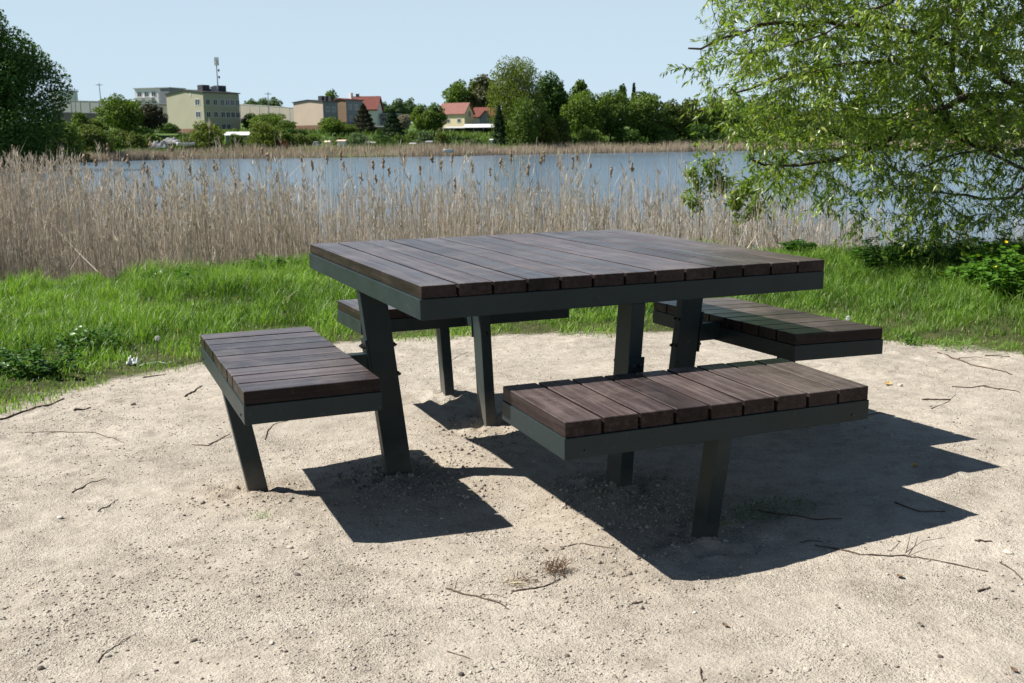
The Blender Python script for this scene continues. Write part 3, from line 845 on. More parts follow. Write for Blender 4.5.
stone(940, 657, .0070, .03, 'black crumb on the gravel near the lower right')
stone(807, 670, .0075, .82, 'whitish stone near the bottom edge right of centre')
stone(133, 405, .012, .3, 'grey pebble on the gravel left of the left bench')
stone(272, 643, .0075, .88, 'white angular chip on the lower left gravel')
stone(1008, 553, .013, .82, 'pale bluish stone at the right edge below the table shadow')
stone(900, 386, .014, .82, 'pale stone on the gravel right of the right bench')


def ground_stick(pts, r, label, mat='twig', group=None, side=(), name='stick', cat='stick', lift=.004):
    W_ = [ground_at(*p) for p in pts]; r = r * .52
    fine = []
    for i in range(len(W_) - 1):
        for t in np.linspace(0, 1, 5)[:-1]: fine.append(W_[i] * (1 - t) + W_[i + 1] * t)
    fine.append(W_[-1]); fine = np.array(fine); o = fine[0].copy()
    fine[1:-1] += rng.normal(0, r * .55, (len(fine) - 2, 3)); fine[:, 2] = height(fine[:, 0], fine[:, 1]) + r * .45 + lift * .5 * rng.random(len(fine))
    b = MB(); n = len(fine); b.tube(fine - o, [r * (1 - .55 * i / n) * rng.uniform(.8, 1.2) for i in range(n)], 6)
    ob = b.build(name, MAT[mat], None, True); ob.location = tuple(map(float, o)); tag(ob, label, cat, group)
    for sp in side:
        q = [ground_at(*p) for p in sp]; q = np.array(q); q[:, 2] += r + .006; q[1:, 2] += .012
        bb = MB(); bb.tube(q - o, [r * .5, r * .35, r * .22][:len(q)], 5); bb.build('side_twig', MAT[mat], ob, True)
    return ob


ground_stick([(0, 420), (22, 412), (45, 406), (64, 399)], .010, 'long dark stick lying at the far left below the grass edge')
ground_stick([(74, 411), (82, 410), (91, 408)], .008, 'short dark stick right of the long one at the left grass edge')
ground_stick([(25, 433), (60, 432), (95, 433), (112, 438), (124, 443)], .004, 'thin curved twig on the gravel left of the left bench')
ground_stick([(185, 397), (194, 392), (202, 386)], .009, 'short crooked stick beside the left bench corner')
ground_stick([(192, 445), (208, 446), (230, 434)], .0045, 'forked thin twig left of the left bench leg', side=[[(208, 446), (220, 444), (232, 441)]])
ground_stick([(72, 493), (86, 485), (106, 479)], .0045, 'thin twig below the left bench on open gravel')
ground_stick([(98, 512), (108, 507), (118, 500)], .004, 'small grey twig on the left gravel')
ground_stick([(98, 663), (104, 654), (118, 645), (130, 637)], .0032, 'bent brown stick in the lower left corner', side=[[(118, 645), (124, 643), (131, 640)]])
ground_stick([(446, 589), (462, 594), (480, 598), (500, 604), (509, 610)], .0050, 'knobbly brown twig on the gravel left of the withered clump', side=[[(484, 598), (496, 602), (508, 606)], [(455, 592), (457, 588), (459, 585)]])
ground_stick([(511, 592), (527, 590), (544, 587), (560, 580)], .0048, 'curved reddish twig under the withered clump')
ground_stick([(447, 652), (458, 655), (470, 659)], .0030, 'tiny dark twig near the bottom centre')
ground_stick([(632, 604), (640, 603), (646, 601)], .0045, 'tiny stick on sunny gravel right of the withered clump')
ground_stick([(560, 548), (580, 544), (600, 547), (618, 549)], .0030, 'thin root curving over the sand left of the table shadow')
ground_stick([(815, 546), (835, 549), (860, 555), (885, 556), (905, 556), (930, 560), (960, 566), (988, 572)], .0050, 'long wavy branch lying across the edge of the table shadow', side=[[(905, 556), (922, 548), (945, 544)], [(906, 555), (909, 545), (912, 535)]])
ground_stick([(800, 543), (812, 541), (822, 542)], .0035, 'reddish twig in the shadow left of the long wavy branch')
ground_stick([(931, 409), (948, 402), (956, 394)], .003, 'thin twig on gravel above the table shadow tip')
ground_stick([(922, 400), (936, 400), (950, 400)], .009, 'brown stick on the gravel between right bench and shadow')
ground_stick([(938, 353), (958, 360), (975, 366), (1000, 371), (1012, 375)], .009, 'long dark stick at the grass edge on the right', side=[[(958, 360), (975, 361), (990, 363)]])
ground_stick([(985, 356), (998, 356), (1010, 357)], .009, 'short dark stick at the right grass edge')
ground_stick([(952, 387), (968, 388), (985, 386), (1000, 390)], .0065, 'brown twig on gravel near the right edge')
ground_stick([(984, 387), (1002, 389), (1020, 393)], .006, 'second brown twig near the right edge on gravel')
ground_stick([(1000, 563), (1012, 570), (1022, 580)], .0045, 'arched twig at the right edge below the long wavy branch')
ground_stick([(978, 592), (984, 590), (990, 588)], .006, 'small dark stick on the right gravel')
ground_stick([(888, 556 - 5), (891, 551), (900, 542)], .0018, 'fine stem poking up beside the long wavy branch')
ground_stick([(758, 511), (790, 516), (820, 520), (842, 519)], .006, 'dark root in the table shadow beside the moss')
ground_stick([(975, 541), (985, 542), (992, 542)], .0060, 'dark flat stick beside the shadow tip at the right')
ground_stick([(895, 503 + 0), (918, 512), (945, 512)], .005, 'dark stick inside the shadow near its right tips')
ground_stick([(265, 440), (268, 430), (275, 424), (290, 420)], .0040, 'curled twig right of the left bench leg')
ground_stick([(866, 416), (880, 413), (895, 416)], .004, 'thin dark twig in the shadow right of the front bench')
ground_stick([(700, 668), (701, 676), (703, 682)], .0035, 'little forked twig at the bottom edge')
ground_stick([(440, 367), (452, 360), (468, 352)], .004, 'thin twig on the gravel seen under the table')


def cards_object(name, px, py, n, rad_, h, ls, lw, mat, label, cat, tone=(.2, .9), kind=None, lay=.4):
    p = ground_at(px, py); a = rng.uniform(0, 6.28, n); rr = rad_ * np.sqrt(rng.random(n))
    P = np.stack([np.cos(a) * rr, np.sin(a) * rr * .7, rng.uniform(0, h, n)], 1)
    A = np.stack([rng.normal(0, 1, n), rng.normal(0, 1, n), rng.uniform(-.1, lay, n) * 2], 1)
    V, F, T = leaf_cards(P, A, unit(n) + np.array([0, 0, 1.2]), rng.uniform(.5, 1.3, n) * ls, rng.uniform(.6, 1.2, n) * lw, .15, rng.uniform(*tone, n))
    o = link(name, np_mesh(name, V, F, colour={'tone': T}), mat); o.location = tuple(map(float, p)); tag(o, label, cat, kind=kind); return o


MAT['withered'] = leaf_mat('withered_grass', (.07, .035, .022), (.20, .12, .07), .15, .8, .2)
MAT['pale_dry'] = leaf_mat('pale_dry_grass', (.35, .30, .20), (.55, .50, .36), .2, .8, .2)
cards_object('withered_clump', 556, 572, 190, .034, .022, .035, .0022, MAT['withered'], 'withered reddish-brown grass clump on sunny gravel before the table', 'grass clump', lay=.9)
cards_object('withered_clump', 522, 582, 60, .04, .008, .025, .0025, MAT['withered'], 'flattened brown crumbs of dry grass left of the withered clump', 'grass clump')
cards_object('dry_straw', 508, 586, 16, .03, .006, .05, .003, MAT['pale_dry'], 'pale dry straw bits beside the curved reddish twig', 'straw')
cards_object('moss_patch', 775, 510, 700, .15, .006, .016, .0022, MAT['broad'], 'dark green mossy grass patch in the shadow beside the front bench leg', 'moss', (.0, .5), lay=1.0)
cards_object('moss_patch', 723, 521, 200, .07, .005, .014, .002, MAT['broad'], 'small moss rim at the foot of the front bench leg', 'moss', (.1, .6), lay=1.0)
cards_object('grass_tuft', 260, 518, 70, .05, .012, .022, .002, MAT['grass'], 'tiny yellow-green grass tuft on the gravel below the left bench leg', 'grass tuft', (.3, .8), lay=1.0)
cards_object('grass_tuft', 1000, 352, 160, .14, .04, .05, .005, MAT['grass'], 'stray green grass tuft by the stick at the right grass edge', 'grass tuft', (.3, .8), lay=1.2)
cards_object('grass_tuft', 958, 350, 200, .14, .06, .06, .006, MAT['grass'], 'green grass tuft on the gravel edge right of the right bench', 'grass tuft', (.3, .8), lay=1.2)
MAT['leaf_or'] = plain('yellow_dead_leaf', (.42, .27, .10), .7, .3, 80, .3)


def dead_leaf(px, py, s, mat, label, tilt=.25):
    p = ground_at(px, py); nx = 7; V = []; Fq = []
    for i in range(nx):
        t = i / (nx - 1); wv = s * .36 * math.sin(math.pi * min(1, t * .96 + .03)) ** .8
        for j, u in enumerate((-1, -.35, .35, 1)): V.append((s * (t - .5), u * wv, s * (.10 * u * u + tilt * (t - .5) ** 2 * 1.5) + .001))
    for i in range(nx - 1):
        for j in range(3): Fq.append((i * 4 + j, i * 4 + j + 1, i * 4 + j + 5, i * 4 + j + 4))
    o = link('dead_leaf', np_mesh('dead_leaf', np.array(V), np.array(Fq), smooth=True), mat); o.location = (p[0], p[1], p[2] + .004); o.rotation_euler = (rng.uniform(-.2, .2), rng.uniform(-.2, .2), rng.uniform(0, 6))
    tag(o, label, 'leaf')


dead_leaf(888, 385, .045, MAT['leaf_or'], 'yellow-orange dead leaf on the gravel right of the right bench')
dead_leaf(915, 467, .035, MAT['leaf_or'], 'orange-brown leaf crumb in the shadow near its right tips')
dead_leaf(900, 578, 0.022, MAT['dryleaf'], 'brown curled leaf on the gravel below the long wavy branch')
dead_leaf(725, 627, 0.017, MAT['dryleaf'], 'small brown leaf on the lower right gravel')
dead_leaf(920, 626, 0.015, MAT['dryleaf'], 'tan leaf crumb beside a black speck on the lower right')
dead_leaf(1014, 672, 0.016, MAT['dryleaf'], 'tan leaf at the bottom right corner')
dead_leaf(545, 551, .020, MAT['dryleaf'], 'brown leaf crumb on the sand between the two shadows')
dead_leaf(837, 608, 0.014, MAT['dryleaf'], 'brown leaf crumb right of centre on the gravel')

# white crumpled scrap at the gravel edge and a dandelion clock
MAT['white'] = plain('crumpled_white_film', (.70, .72, .68), .5, .15, 30, .5)
def scrap(px, py, wd, dp, h, label, name='crumpled_scrap', cat='litter'):
    p = ground_at(px, py); nx, ny = 22, 12; V = []; Fq = []
    for i in range(nx):
        for j in range(ny):
            u, v = i / (nx - 1) - .5, j / (ny - 1) - .5
            x = u * wd; y = v * dp * (1 + .4 * math.sin(9 * u)); z = h * (.35 + .9 * float(vnoise(u * 7 + px, v * 4, 8)) + .35 * float(vnoise(u * 15, v * 9, 3))) * (1.1 - 3.2 * v * v)
            V.append((x, y, max(0.0, z) + .003))
    for i in range(nx - 1):
        for j in range(ny - 1): Fq.append((i * ny + j, i * ny + j + 1, (i + 1) * ny + j + 1, (i + 1) * ny + j))
    o = link(name, np_mesh(name, np.array(V), np.array(Fq)), MAT['white']); o.location = tuple(map(float, p)); o.rotation_euler = (0, 0, math.atan2(RD[1], RD[0]) + .25); tag(o, label, cat)
    md = o.modifiers.new('thickness', 'SOLIDIFY'); md.thickness = .001
scrap(133, 365, .07, .05, .060, 'crumpled white scrap standing in the grass at the gravel edge')
ground_stick([(138, 367), (148, 365), (158, 363), (166, 364), (173, 363)], .007, 'pale peeled stick lying in the grass edge right of the white scrap', mat='white', lift=.02)
ground_stick([(143, 378), (155, 376), (166, 374)], .007, 'dark stick on gravel just below the white scrap')


def clock_flower(px, py, h, label):
    p = ground_at(px, py); root = empty('dandelion', tuple(p)); tag(root, label, 'flower')
    b = MB(); b.tube([(0, 0, 0), (.01, .005, h * .6), (.012, .0, h)], .0022, 5); b.build('stem', MAT['broad'], root)
    n = 120; A = unit(n); V, F, T = leaf_cards(np.tile([.012, 0, h], (n, 1)) + A * .003, A, unit(n), np.full(n, .017), np.full(n, .004), .1, np.full(n, .8))
    link('seed_clock', np_mesh('seed_clock', V, F, colour={'tone': T}), MAT['white'], root)
clock_flower(157, 362, .15, 'white dandelion clock in the grass above the white scrap')
clock_flower(846, 330, .08, 'white flower dot in the grass behind the right bench')

# fallen reed canes leaning at the foot of the reeds on the left
def cane(a, b_, D0, D1, r, label):
    p, q = at(a[0], a[1], D0), at(b_[0], b_[1], D1); o = p.copy(); b = MB(); mid = (p + q) / 2 + rng.normal(0, .03, 3)
    b.tube([p - o, mid - o, q - o], [r, r * .8, r * .4], 5, .6); ob = b.build('fallen_cane', MAT['reed']); ob.location = tuple(map(float, o)); tag(ob, label, 'reed cane')
cane((98, 272), (50, 222), 12.2, 13.4, .004, 'long fallen cane slanting up to the left before the reeds')
cane((70, 270), (84, 240), 12.3, 13.0, .0035, 'short cane crossing the long fallen cane before the reeds')

# ---------------------------------------------------------------- willow at the right
LV_, LF_, LT_ = [], [], []
def willow():
    root3 = wp(7.9, 12.4); base = np.array([root3[0], root3[1], gz(root3[0], root3[1]) - .1])
    rt = empty('willow_tree', tuple(base)); tag(rt, 'large willow with drooping leafy branches leaning in from the right', 'tree')
    def P(px, py, D): return at(px, py, D)
    nodes = []; rad0 = []; parent = []
    def chain(pts, r0, r1, start=None):
        """adds a curved limb through pts; returns indices"""
        pts = [np.array(p, float) for p in pts]
        if start is not None: pts = [nodes[start]] + pts
        out = []; prev = start
        # catmull-rom
        K = len(pts)
        for i in range(K - 1):
            p0 = pts[max(i - 1, 0)]; p1 = pts[i]; p2 = pts[i + 1]; p3 = pts[min(i + 2, K - 1)]
            ns = max(3, int(np.linalg.norm(p2 - p1) / .22))
            for s in range(ns + (1 if i == K - 2 else 0)):
                if i == 0 and s == 0 and start is not None: continue
                t = s / ns; q = .5 * (2 * p1 + (p2 - p0) * t + (2 * p0 - 5 * p1 + 4 * p2 - p3) * t * t + (3 * p1 - p0 - 3 * p2 + p3) * t ** 3)
                nodes.append(q + rng.normal(0, .018, 3)); parent.append(prev if prev is not None else -1)
                f = (i + t) / (K - 1); rad0.append(r0 + (r1 - r0) * f ** .7); prev = len(nodes) - 1; out.append(prev)
        return out
    tr = chain([base, base + np.array([-.15, .05, .9]), P(1075, 120, 12.2), P(1040, 20, 12.0), P(1010, -90, 11.8), P(990, -230, 11.6)], .21, .09)
    L = []
    def lim(frac, pts, r0, r1): 
        s = tr[int(frac * (len(tr) - 1))]; c = chain(pts, r0, r1, s); L.append(c); return c
    l1 = lim(.28, [P(1010, 95, 11.6), P(930, 115, 11.0), P(870, 150, 10.6), P(800, 165, 10.2), P(752, 160, 9.9)], .055, .010)
    l2 = lim(.30, [P(1000, 150, 11.3), P(952, 130, 11.0), P(930, 80, 10.8), P(870, 60, 10.5), P(800, 75, 10.3), P(730, 92, 10.0)], .060, .009)
    l3 = lim(.42, [P(975, 60, 11.5), P(900, 30, 11.0), P(810, 25, 10.6), P(740, 30, 10.3), P(690, 50, 10.2)], .055, .009)
    l4 = lim(.36, [P(962, 100, 11.6), P(955, 40, 11.6), P(958, -20, 11.6), P(900, -100, 11.3), P(800, -120, 11.0)], .060, .015)
    l5 = lim(.20, [P(1040, 185, 11.8), P(1000, 200, 11.5), P(950, 195, 11.1), P(905, 190, 10.9)], .030, .008)
    l6 = lim(.34, [P(1000, 130, 12.8), P(930, 150, 13.2), P(850, 140, 13.0), P(790, 110, 12.6), P(750, 100, 12.2)], .045, .009)
    l7 = lim(.5, [P(1080, -20, 11.0), P(1130, -60, 10.2), P(1200, -20, 9.6), P(1240, 80, 9.3)], .06, .012)
    l8 = lim(.4, [P(1130, 40, 12.6), P(1220, 20, 12.8), P(1320, 90, 12.6)], .06, .012)
    l9 = lim(.7, [P(940, -120, 10.8), P(840, -90, 10.2), P(760, -40, 9.8), P(715, -5, 9.7)], .05, .009)
    l10 = lim(.6, [P(985, -40, 10.8), P(925, -20, 10.0), P(850, 20, 9.6), P(785, 45, 9.3)], .032, .006)
    l11 = lim(.26, [P(1085, 160, 11.0), P(1040, 175, 10.3), P(985, 150, 9.9), P(930, 160, 9.7)], .035, .009)
    l12 = lim(.9, [P(1010, -330, 11.3), P(960, -400, 11.0), P(860, -380, 10.8)], .05, .012)
    l13 = lim(.8, [P(1090, -250, 11.8), P(1180, -300, 11.9), P(1260, -220, 11.7)], .05, .012)
    # cluster targets inside the crown
    sil = [(730, -60), (715, 20), (690, 58), (696, 82), (716, 92), (704, 108), (728, 125), (748, 140), (745, 172), (757, 186), (780, 186), (800, 200), (835, 212), (862, 236), (885, 243), (1024, 246), (1090, 240), (1340, 160), (1340, -420), (820, -430), (740, -260)]
    tg = []; tries = 0
    while len(tg) < 2200 and tries < 60000:
        tries += 1; px = rng.uniform(660, 1340); py = rng.uniform(-430, 246)
        if float(sdist(np.array([px]), np.array([py]), sil)[0]) < 0: continue
        d = 1.0
        if px < 1040:
            if py > 135: d = .55 if py < 180 else .34
            if py > 135 and px < 800: d = .75
            if px < 745: d = .42
        else: d = .30
        if py < -60: d *= .35
        if rng.random() > d: continue
        dd = rng.uniform(9.0, 13.4); tg.append(P(px, py, dd))
    tg = np.array(tg)
    trunk_base = base
    tg = tg[np.argsort([np.min(np.linalg.norm(np.array(nodes) - t, axis=1)) for t in tg])]
    twigs = []
    ND = np.zeros((40000, 3)); PN = np.zeros(40000); cnt = len(nodes); ND[:cnt] = nodes; PN[:cnt] = .9 * (np.array(rad0) > .07)
    for t in tg:
        while cnt < len(nodes): ND[cnt] = nodes[cnt]; cnt += 1
        dist = np.sqrt(((ND[:cnt] - t) ** 2).sum(1)); cost = dist + PN[:cnt]
        j = int(np.argmin(cost)); s = nodes[j]
        if dist[j] > 3.2: continue
        mid = (s + t) / 2 + np.array([0, 0, .10 * dist[j] + .02]) + rng.normal(0, .04, 3)
        r0 = min(rad0[j] * .7, .004 + .006 * dist[j]); r0 = max(r0, .0032)
        nseg = max(2, int(dist[j] / .25)); prev = j; line = [s]
        for k in range(1, nseg + 1):
            u = k / nseg; q = (1 - u) ** 2 * s + 2 * u * (1 - u) * mid + u * u * t
            if k < nseg: q = q + rng.normal(0, .015, 3)
            nodes.append(q); parent.append(prev); rad0.append(r0 * (1 - .55 * u)); prev = len(nodes) - 1; line.append(q)
        twigs.append((line, r0))
    # geometry of the wood
    mb = MB()
    trunk = MB(); trunk.tube([nodes[i] - base for i in tr], [rad0[i] for i in tr], 12); trunk.build('trunk', MAT['bark'], rt, True)
    for c in L:
        b = MB(); st = parent[c[0]]; b.tube([nodes[st] - base] + [nodes[i] - base for i in c], [rad0[c[0]]] + [rad0[i] for i in c], 7); b.build('limb', MAT['bark'], rt, True)
    tv, tf, off = [], [], 0
    def strip(line, r0, r1, n=3):
        nonlocal off
        line = np.array(line); m = len(line)
        d = np.gradient(line, axis=0); d /= np.maximum(np.linalg.norm(d, axis=1, keepdims=True), 1e-6)
        q = np.cross(d, [0.31, .2, .93]); q /= np.maximum(np.linalg.norm(q, axis=1, keepdims=True), 1e-6); b = np.cross(d, q)
        rr = np.linspace(r0, r1, m)[:, None]
        ring = np.stack([line + (q * math.cos(a) + b * math.sin(a)) * rr for a in (0, 2.094, 4.189)], 1).reshape(-1, 3)
        f = []
        for i in range(m - 1):
            for k in range(3): f.append((off + i * 3 + k, off + i * 3 + (k + 1) % 3, off + (i + 1) * 3 + (k + 1) % 3, off + (i + 1) * 3 + k))
        tv.append(ring); tf.append(f); off += len(ring)
    PA, AX, TN, LN = [], [], [], []
    for line, r0 in twigs:
        strip(line, r0, r0 * .4)
        end = line[-1]; tn0 = rng.normal(.5, .22)
        dr = line[-1] - line[-2]; dr /= max(np.linalg.norm(dr), 1e-6)
        for k in range(rng.integers(3, 6)):
            # leafy shoot: arches out and droops
            a = rng.uniform(0, 6.28); out = np.array([math.cos(a), math.sin(a), rng.uniform(-.3, .6)]) * .8 + dr * .9; out /= np.linalg.norm(out)
            ln = rng.uniform(.16, .42); st = line[rng.integers(max(0, len(line) - 3), len(line))] if k else end
            sh = [st + out * ln * t + np.array([0, 0, -.22]) * ln * t * t for t in np.linspace(0, 1, 5)]
            strip(sh, .0022, .0010)
            nl = int(ln / .021); sh = np.array(sh)
            for t in np.linspace(.12, 1, nl):
                x = t * 4; i = min(3, int(x)); p = sh[i] + (sh[i + 1] - sh[i]) * (x - i); dd = sh[i + 1] - sh[i]; dd = dd / np.linalg.norm(dd)
                sd = rng.normal(0, 1, 3); sd -= dd * sd.dot(dd); sd /= np.linalg.norm(sd)
                PA.append(p); AX.append(dd * .75 + sd * .8 + np.array([0, 0, -.35])); TN.append(tn0 + rng.normal(0, .22)); LN.append(rng.uniform(.045, .090) * (1 - .35 * (t > .9)))
    wood = np_mesh('twigs', np.concatenate(tv) - base, np.concatenate([np.array(f) for f in tf]))
    tw = link('twigs', wood, MAT['bark'], rt)
    PA = np.array(PA) - base; AX = np.array(AX); n = len(PA); LN = np.array(LN); TN = np.clip(np.array(TN), 0, .86)
    yel = rng.random(n) < .05; TN[yel] = rng.uniform(.9, 1, yel.sum())
    V, F, T = leaf_cards(PA, AX, unit(n) * .7 + np.array([0, 0, .6]), LN, LN * rng.uniform(.22, .36, n), .15, TN)
    link('foliage', np_mesh('foliage', V, F, colour={'tone': T}), MAT['willowleaf'], rt)
    print('willow leaves', n, 'twigs', len(twigs))
willow()


def sapling(px, py, D0, tops, label, lsz=.085):
    b0 = at(px, py, D0); b0[2] = max(gz(b0[0], b0[1]), WATER_Z) - .05
    rt = empty('willow_sapling', tuple(b0)); tag(rt, label, 'sapling')
    PA, AX = [], []; mb = MB()
    for (tx, ty, td, sx, sy) in tops:
        t = at(tx, ty, td) - b0; s = at(sx, sy, td) - b0 if sx else np.zeros(3); mid = (s + t) / 2 + np.array([0, 0, .06]); line = [(1 - u) ** 2 * s + 2 * u * (1 - u) * mid + u * u * t for u in np.linspace(0, 1, 8)]
        mb.tube(line, list(np.linspace(.009 if not sx else .005, .002, 8)), 5)
        for k in range(150 if sx else 90):
            u = rng.uniform(.35 if sx else .62, 1.0); i = min(6, int(u * 7)); p = line[i] + (line[i + 1] - line[i]) * (u * 7 - i); PA.append(p + rng.normal(0, .05, 3)); AX.append([rng.normal(), rng.normal(), rng.normal() - .5])
    mb.build('stem', MAT['bark'], rt); n = len(PA)
    V, F, T = leaf_cards(np.array(PA), np.array(AX), unit(n), rng.uniform(.7, 1.3, n) * lsz, rng.uniform(.3, .45, n) * lsz, .15, np.clip(rng.normal(.6, .2, n), 0, 1))
    link('foliage', np_mesh('foliage', V, F, colour={'tone': T}), MAT['willowleaf'], rt)
sapling(704, 250, 14.0, [(697, 138, 14, 0, 0), (718, 158, 14, 701, 185), (690, 168, 14, 702, 205), (722, 178, 14, 703, 190), (686, 195, 14, 703, 220), (732, 180, 14.1, 703, 200)], 'slender green sapling rising from the reeds behind the table')
sapling(742, 252, 13.8, [(735, 180, 13.8, 0, 0), (748, 185, 13.8, 738, 205), (732, 196, 13.8, 738, 215), (762, 205, 13.8, 740, 225)], 'small leafy sapling between the slender one and the willow')
# ---------------------------------------------------------------- far shore reeds (uncountable)
pts = [(-73, 170), (-64, 196), (-48, 200), (-22, 204), (-8, 212), (10, 231), (32, 246), (57, 262), (130, 278), (300, 285)]
seg = np.array(pts, float); sl_ = np.hypot(*(seg[1:] - seg[:-1]).T); cum = np.concatenate([[0], np.cumsum(sl_)])
nF = 46000; u = rng.random(nF) * cum[-1]; Rb = np.interp(u, cum, seg[:, 0]); Db = np.interp(u, cum, seg[:, 1])
off = rng.uniform(-4.5, 1.8, nF); D = Db - off * .95 + 1.2 * fbm(Rb * .05, 0 * Rb, 3); R = Rb
X = CAM[0] + R * RD[0] + D * HD[0]; Y = CAM[1] + R * RD[1] + D * HD[1]; Z = np.maximum(height(X, Y, False), WATER_Z) - .05
hh = (1.7 + .7 * fbm(R * .12, D * .1, 8)) * rng.uniform(.6, 1.25, nF)
g = blades('far_reeds', np.stack([X, Y, Z], 1), hh, rng.uniform(.05, .13, nF), rng.uniform(0, .25, nF), np.clip(rng.normal(.5, .25, nF) + .3 * fbm(R * .08, D * .2, 5), 0, 1), MAT['reed_far'], seg=2)
tag(g, 'tan reed belt along the far shore of the lake', 'reeds', kind='stuff')
# rough grass and low scrub on the far bank (uncountable)
nF = 40000; u = rng.random(nF) * (cum[-1] - 120); Rb = np.interp(u, cum, seg[:, 0]); Db = np.interp(u, cum, seg[:, 1]); off = rng.uniform(4, 60, nF); D = Db + off; R = Rb
X = CAM[0] + R * RD[0] + D * HD[0]; Y = CAM[1] + R * RD[1] + D * HD[1]; Z = height(X, Y, False) - .05
MAT['scrub'] = leaf_mat('scrub_leaf', (.040, .085, .018), (.16, .23, .050), .3, .6, .2)
g = blades('undergrowth', np.stack([X, Y, Z], 1), rng.uniform(.3, 1.3, nF) * (.6 + .8 * (fbm(R * .1, D * .1, 44) + .5)), rng.uniform(.12, .45, nF), rng.uniform(.2, .8, nF), np.clip(.45 + .6 * fbm(R * .07, D * .07, 55) + rng.normal(0, .15, nF), 0, 1), MAT['scrub'], seg=2)
tag(g, 'rough grass and low undergrowth on the far bank', 'undergrowth', kind='stuff')

# ---------------------------------------------------------------- trees of the far shore
def foliage_mat(name, d, l, trans=.3): return leaf_mat(name, d, l, trans, .6, .15)
FM = {'bright': foliage_mat('bright_foliage', (.060, .112, .020), (.190, .265, .045)),
      'green': foliage_mat('green_foliage', (.055, .100, .022), (.155, .220, .042)),
      'olive': foliage_mat('olive_foliage', (.065, .095, .022), (.150, .190, .045)),
      'dark': foliage_mat('dark_foliage', (.030, .072, .016), (.090, .160, .030), .25),
      'conifer': foliage_mat('conifer_needles', (.018, .038, .018), (.050, .085, .036), .12),
      'copper': foliage_mat('copper_foliage', (.030, .034, .022), (.085, .080, .048), .15),
      'willow': foliage_mat('pale_willow_foliage', (.085, .120, .022), (.200, .240, .050), .35),
      'pale': foliage_mat('pale_haze_foliage', (.080, .130, .060), (.150, .210, .100), .3),
      'blossom': foliage_mat('pinkish_blossom', (.22, .19, .16), (.42, .37, .33), .3),
      'bare': foliage_mat('sparse_budding', (.080, .090, .050), (.150, .150, .080), .2)}
MAT['farbark'] = plain('far_bark', (.10, .085, .07), .9, .3, 3, .1)


def crown_points(n, w, h, z0, style, r):
    """points and directions filling an uneven crown of width w, height h above z0"""
    if style == 'cone':
        t = r.random(n) ** .75; z = z0 + t * h; rr = (1 - t) ** .85 * w / 2 * (.55 + .45 * r.random(n) ** .5) * (1 + .18 * np.sin(t * 42 + 3 * r.random()))
        a = r.uniform(0, 6.283, n); return np.stack([np.cos(a) * rr, np.sin(a) * rr, z], 1)
    k = {'round': 16, 'oval': 14, 'shrub': 13, 'weep': 18, 'sparse': 13}[style]
    cs = []
    for i in range(k):
        t = (i + .5) / k; a = i * 2.39996 + r.uniform(-.4, .4)
        prof = {'round': math.sin(math.pi * (.10 + .83 * t)) ** .7, 'oval': math.sin(math.pi * (.12 + .80 * t)) ** .8, 'shrub': (1 - .75 * t) ** .6, 'weep': math.sin(math.pi * (.18 + .74 * t)) ** .6, 'sparse': math.sin(math.pi * (.15 + .78 * t))}[style]
        q = r.uniform(.30, .62) * prof * w / 2
        cs.append((math.cos(a) * q, math.sin(a) * q, z0 + h * (.08 + .80 * t) + r.uniform(-.03, .03) * h, w * r.uniform(.17, .27) * (.65 + .55 * prof), h * r.uniform(.11, .17)))
    cs = np.array(cs); wt = cs[:, 3] ** 2 * cs[:, 4] ** .6; pick = r.choice(k, n, p=wt / wt.sum()); c = cs[pick]
    d = r.normal(size=(n, 3)); d /= np.linalg.norm(d, axis=1, keepdims=True); rad_ = r.random(n) ** (.30 if style != 'sparse' else .6)
    p = np.stack([c[:, 0] + d[:, 0] * c[:, 3] * rad_, c[:, 1] + d[:, 1] * c[:, 3] * rad_, c[:, 2] + d[:, 2] * c[:, 4] * rad_ * 1.15], 1)
    if style == 'weep':
        m = r.random(n) < .55; p[m, 2] -= r.random(m.sum()) ** 1.5 * h * .28
    p[:, 2] = np.maximum(p[:, 2], z0 * .6 + .15)
    return p


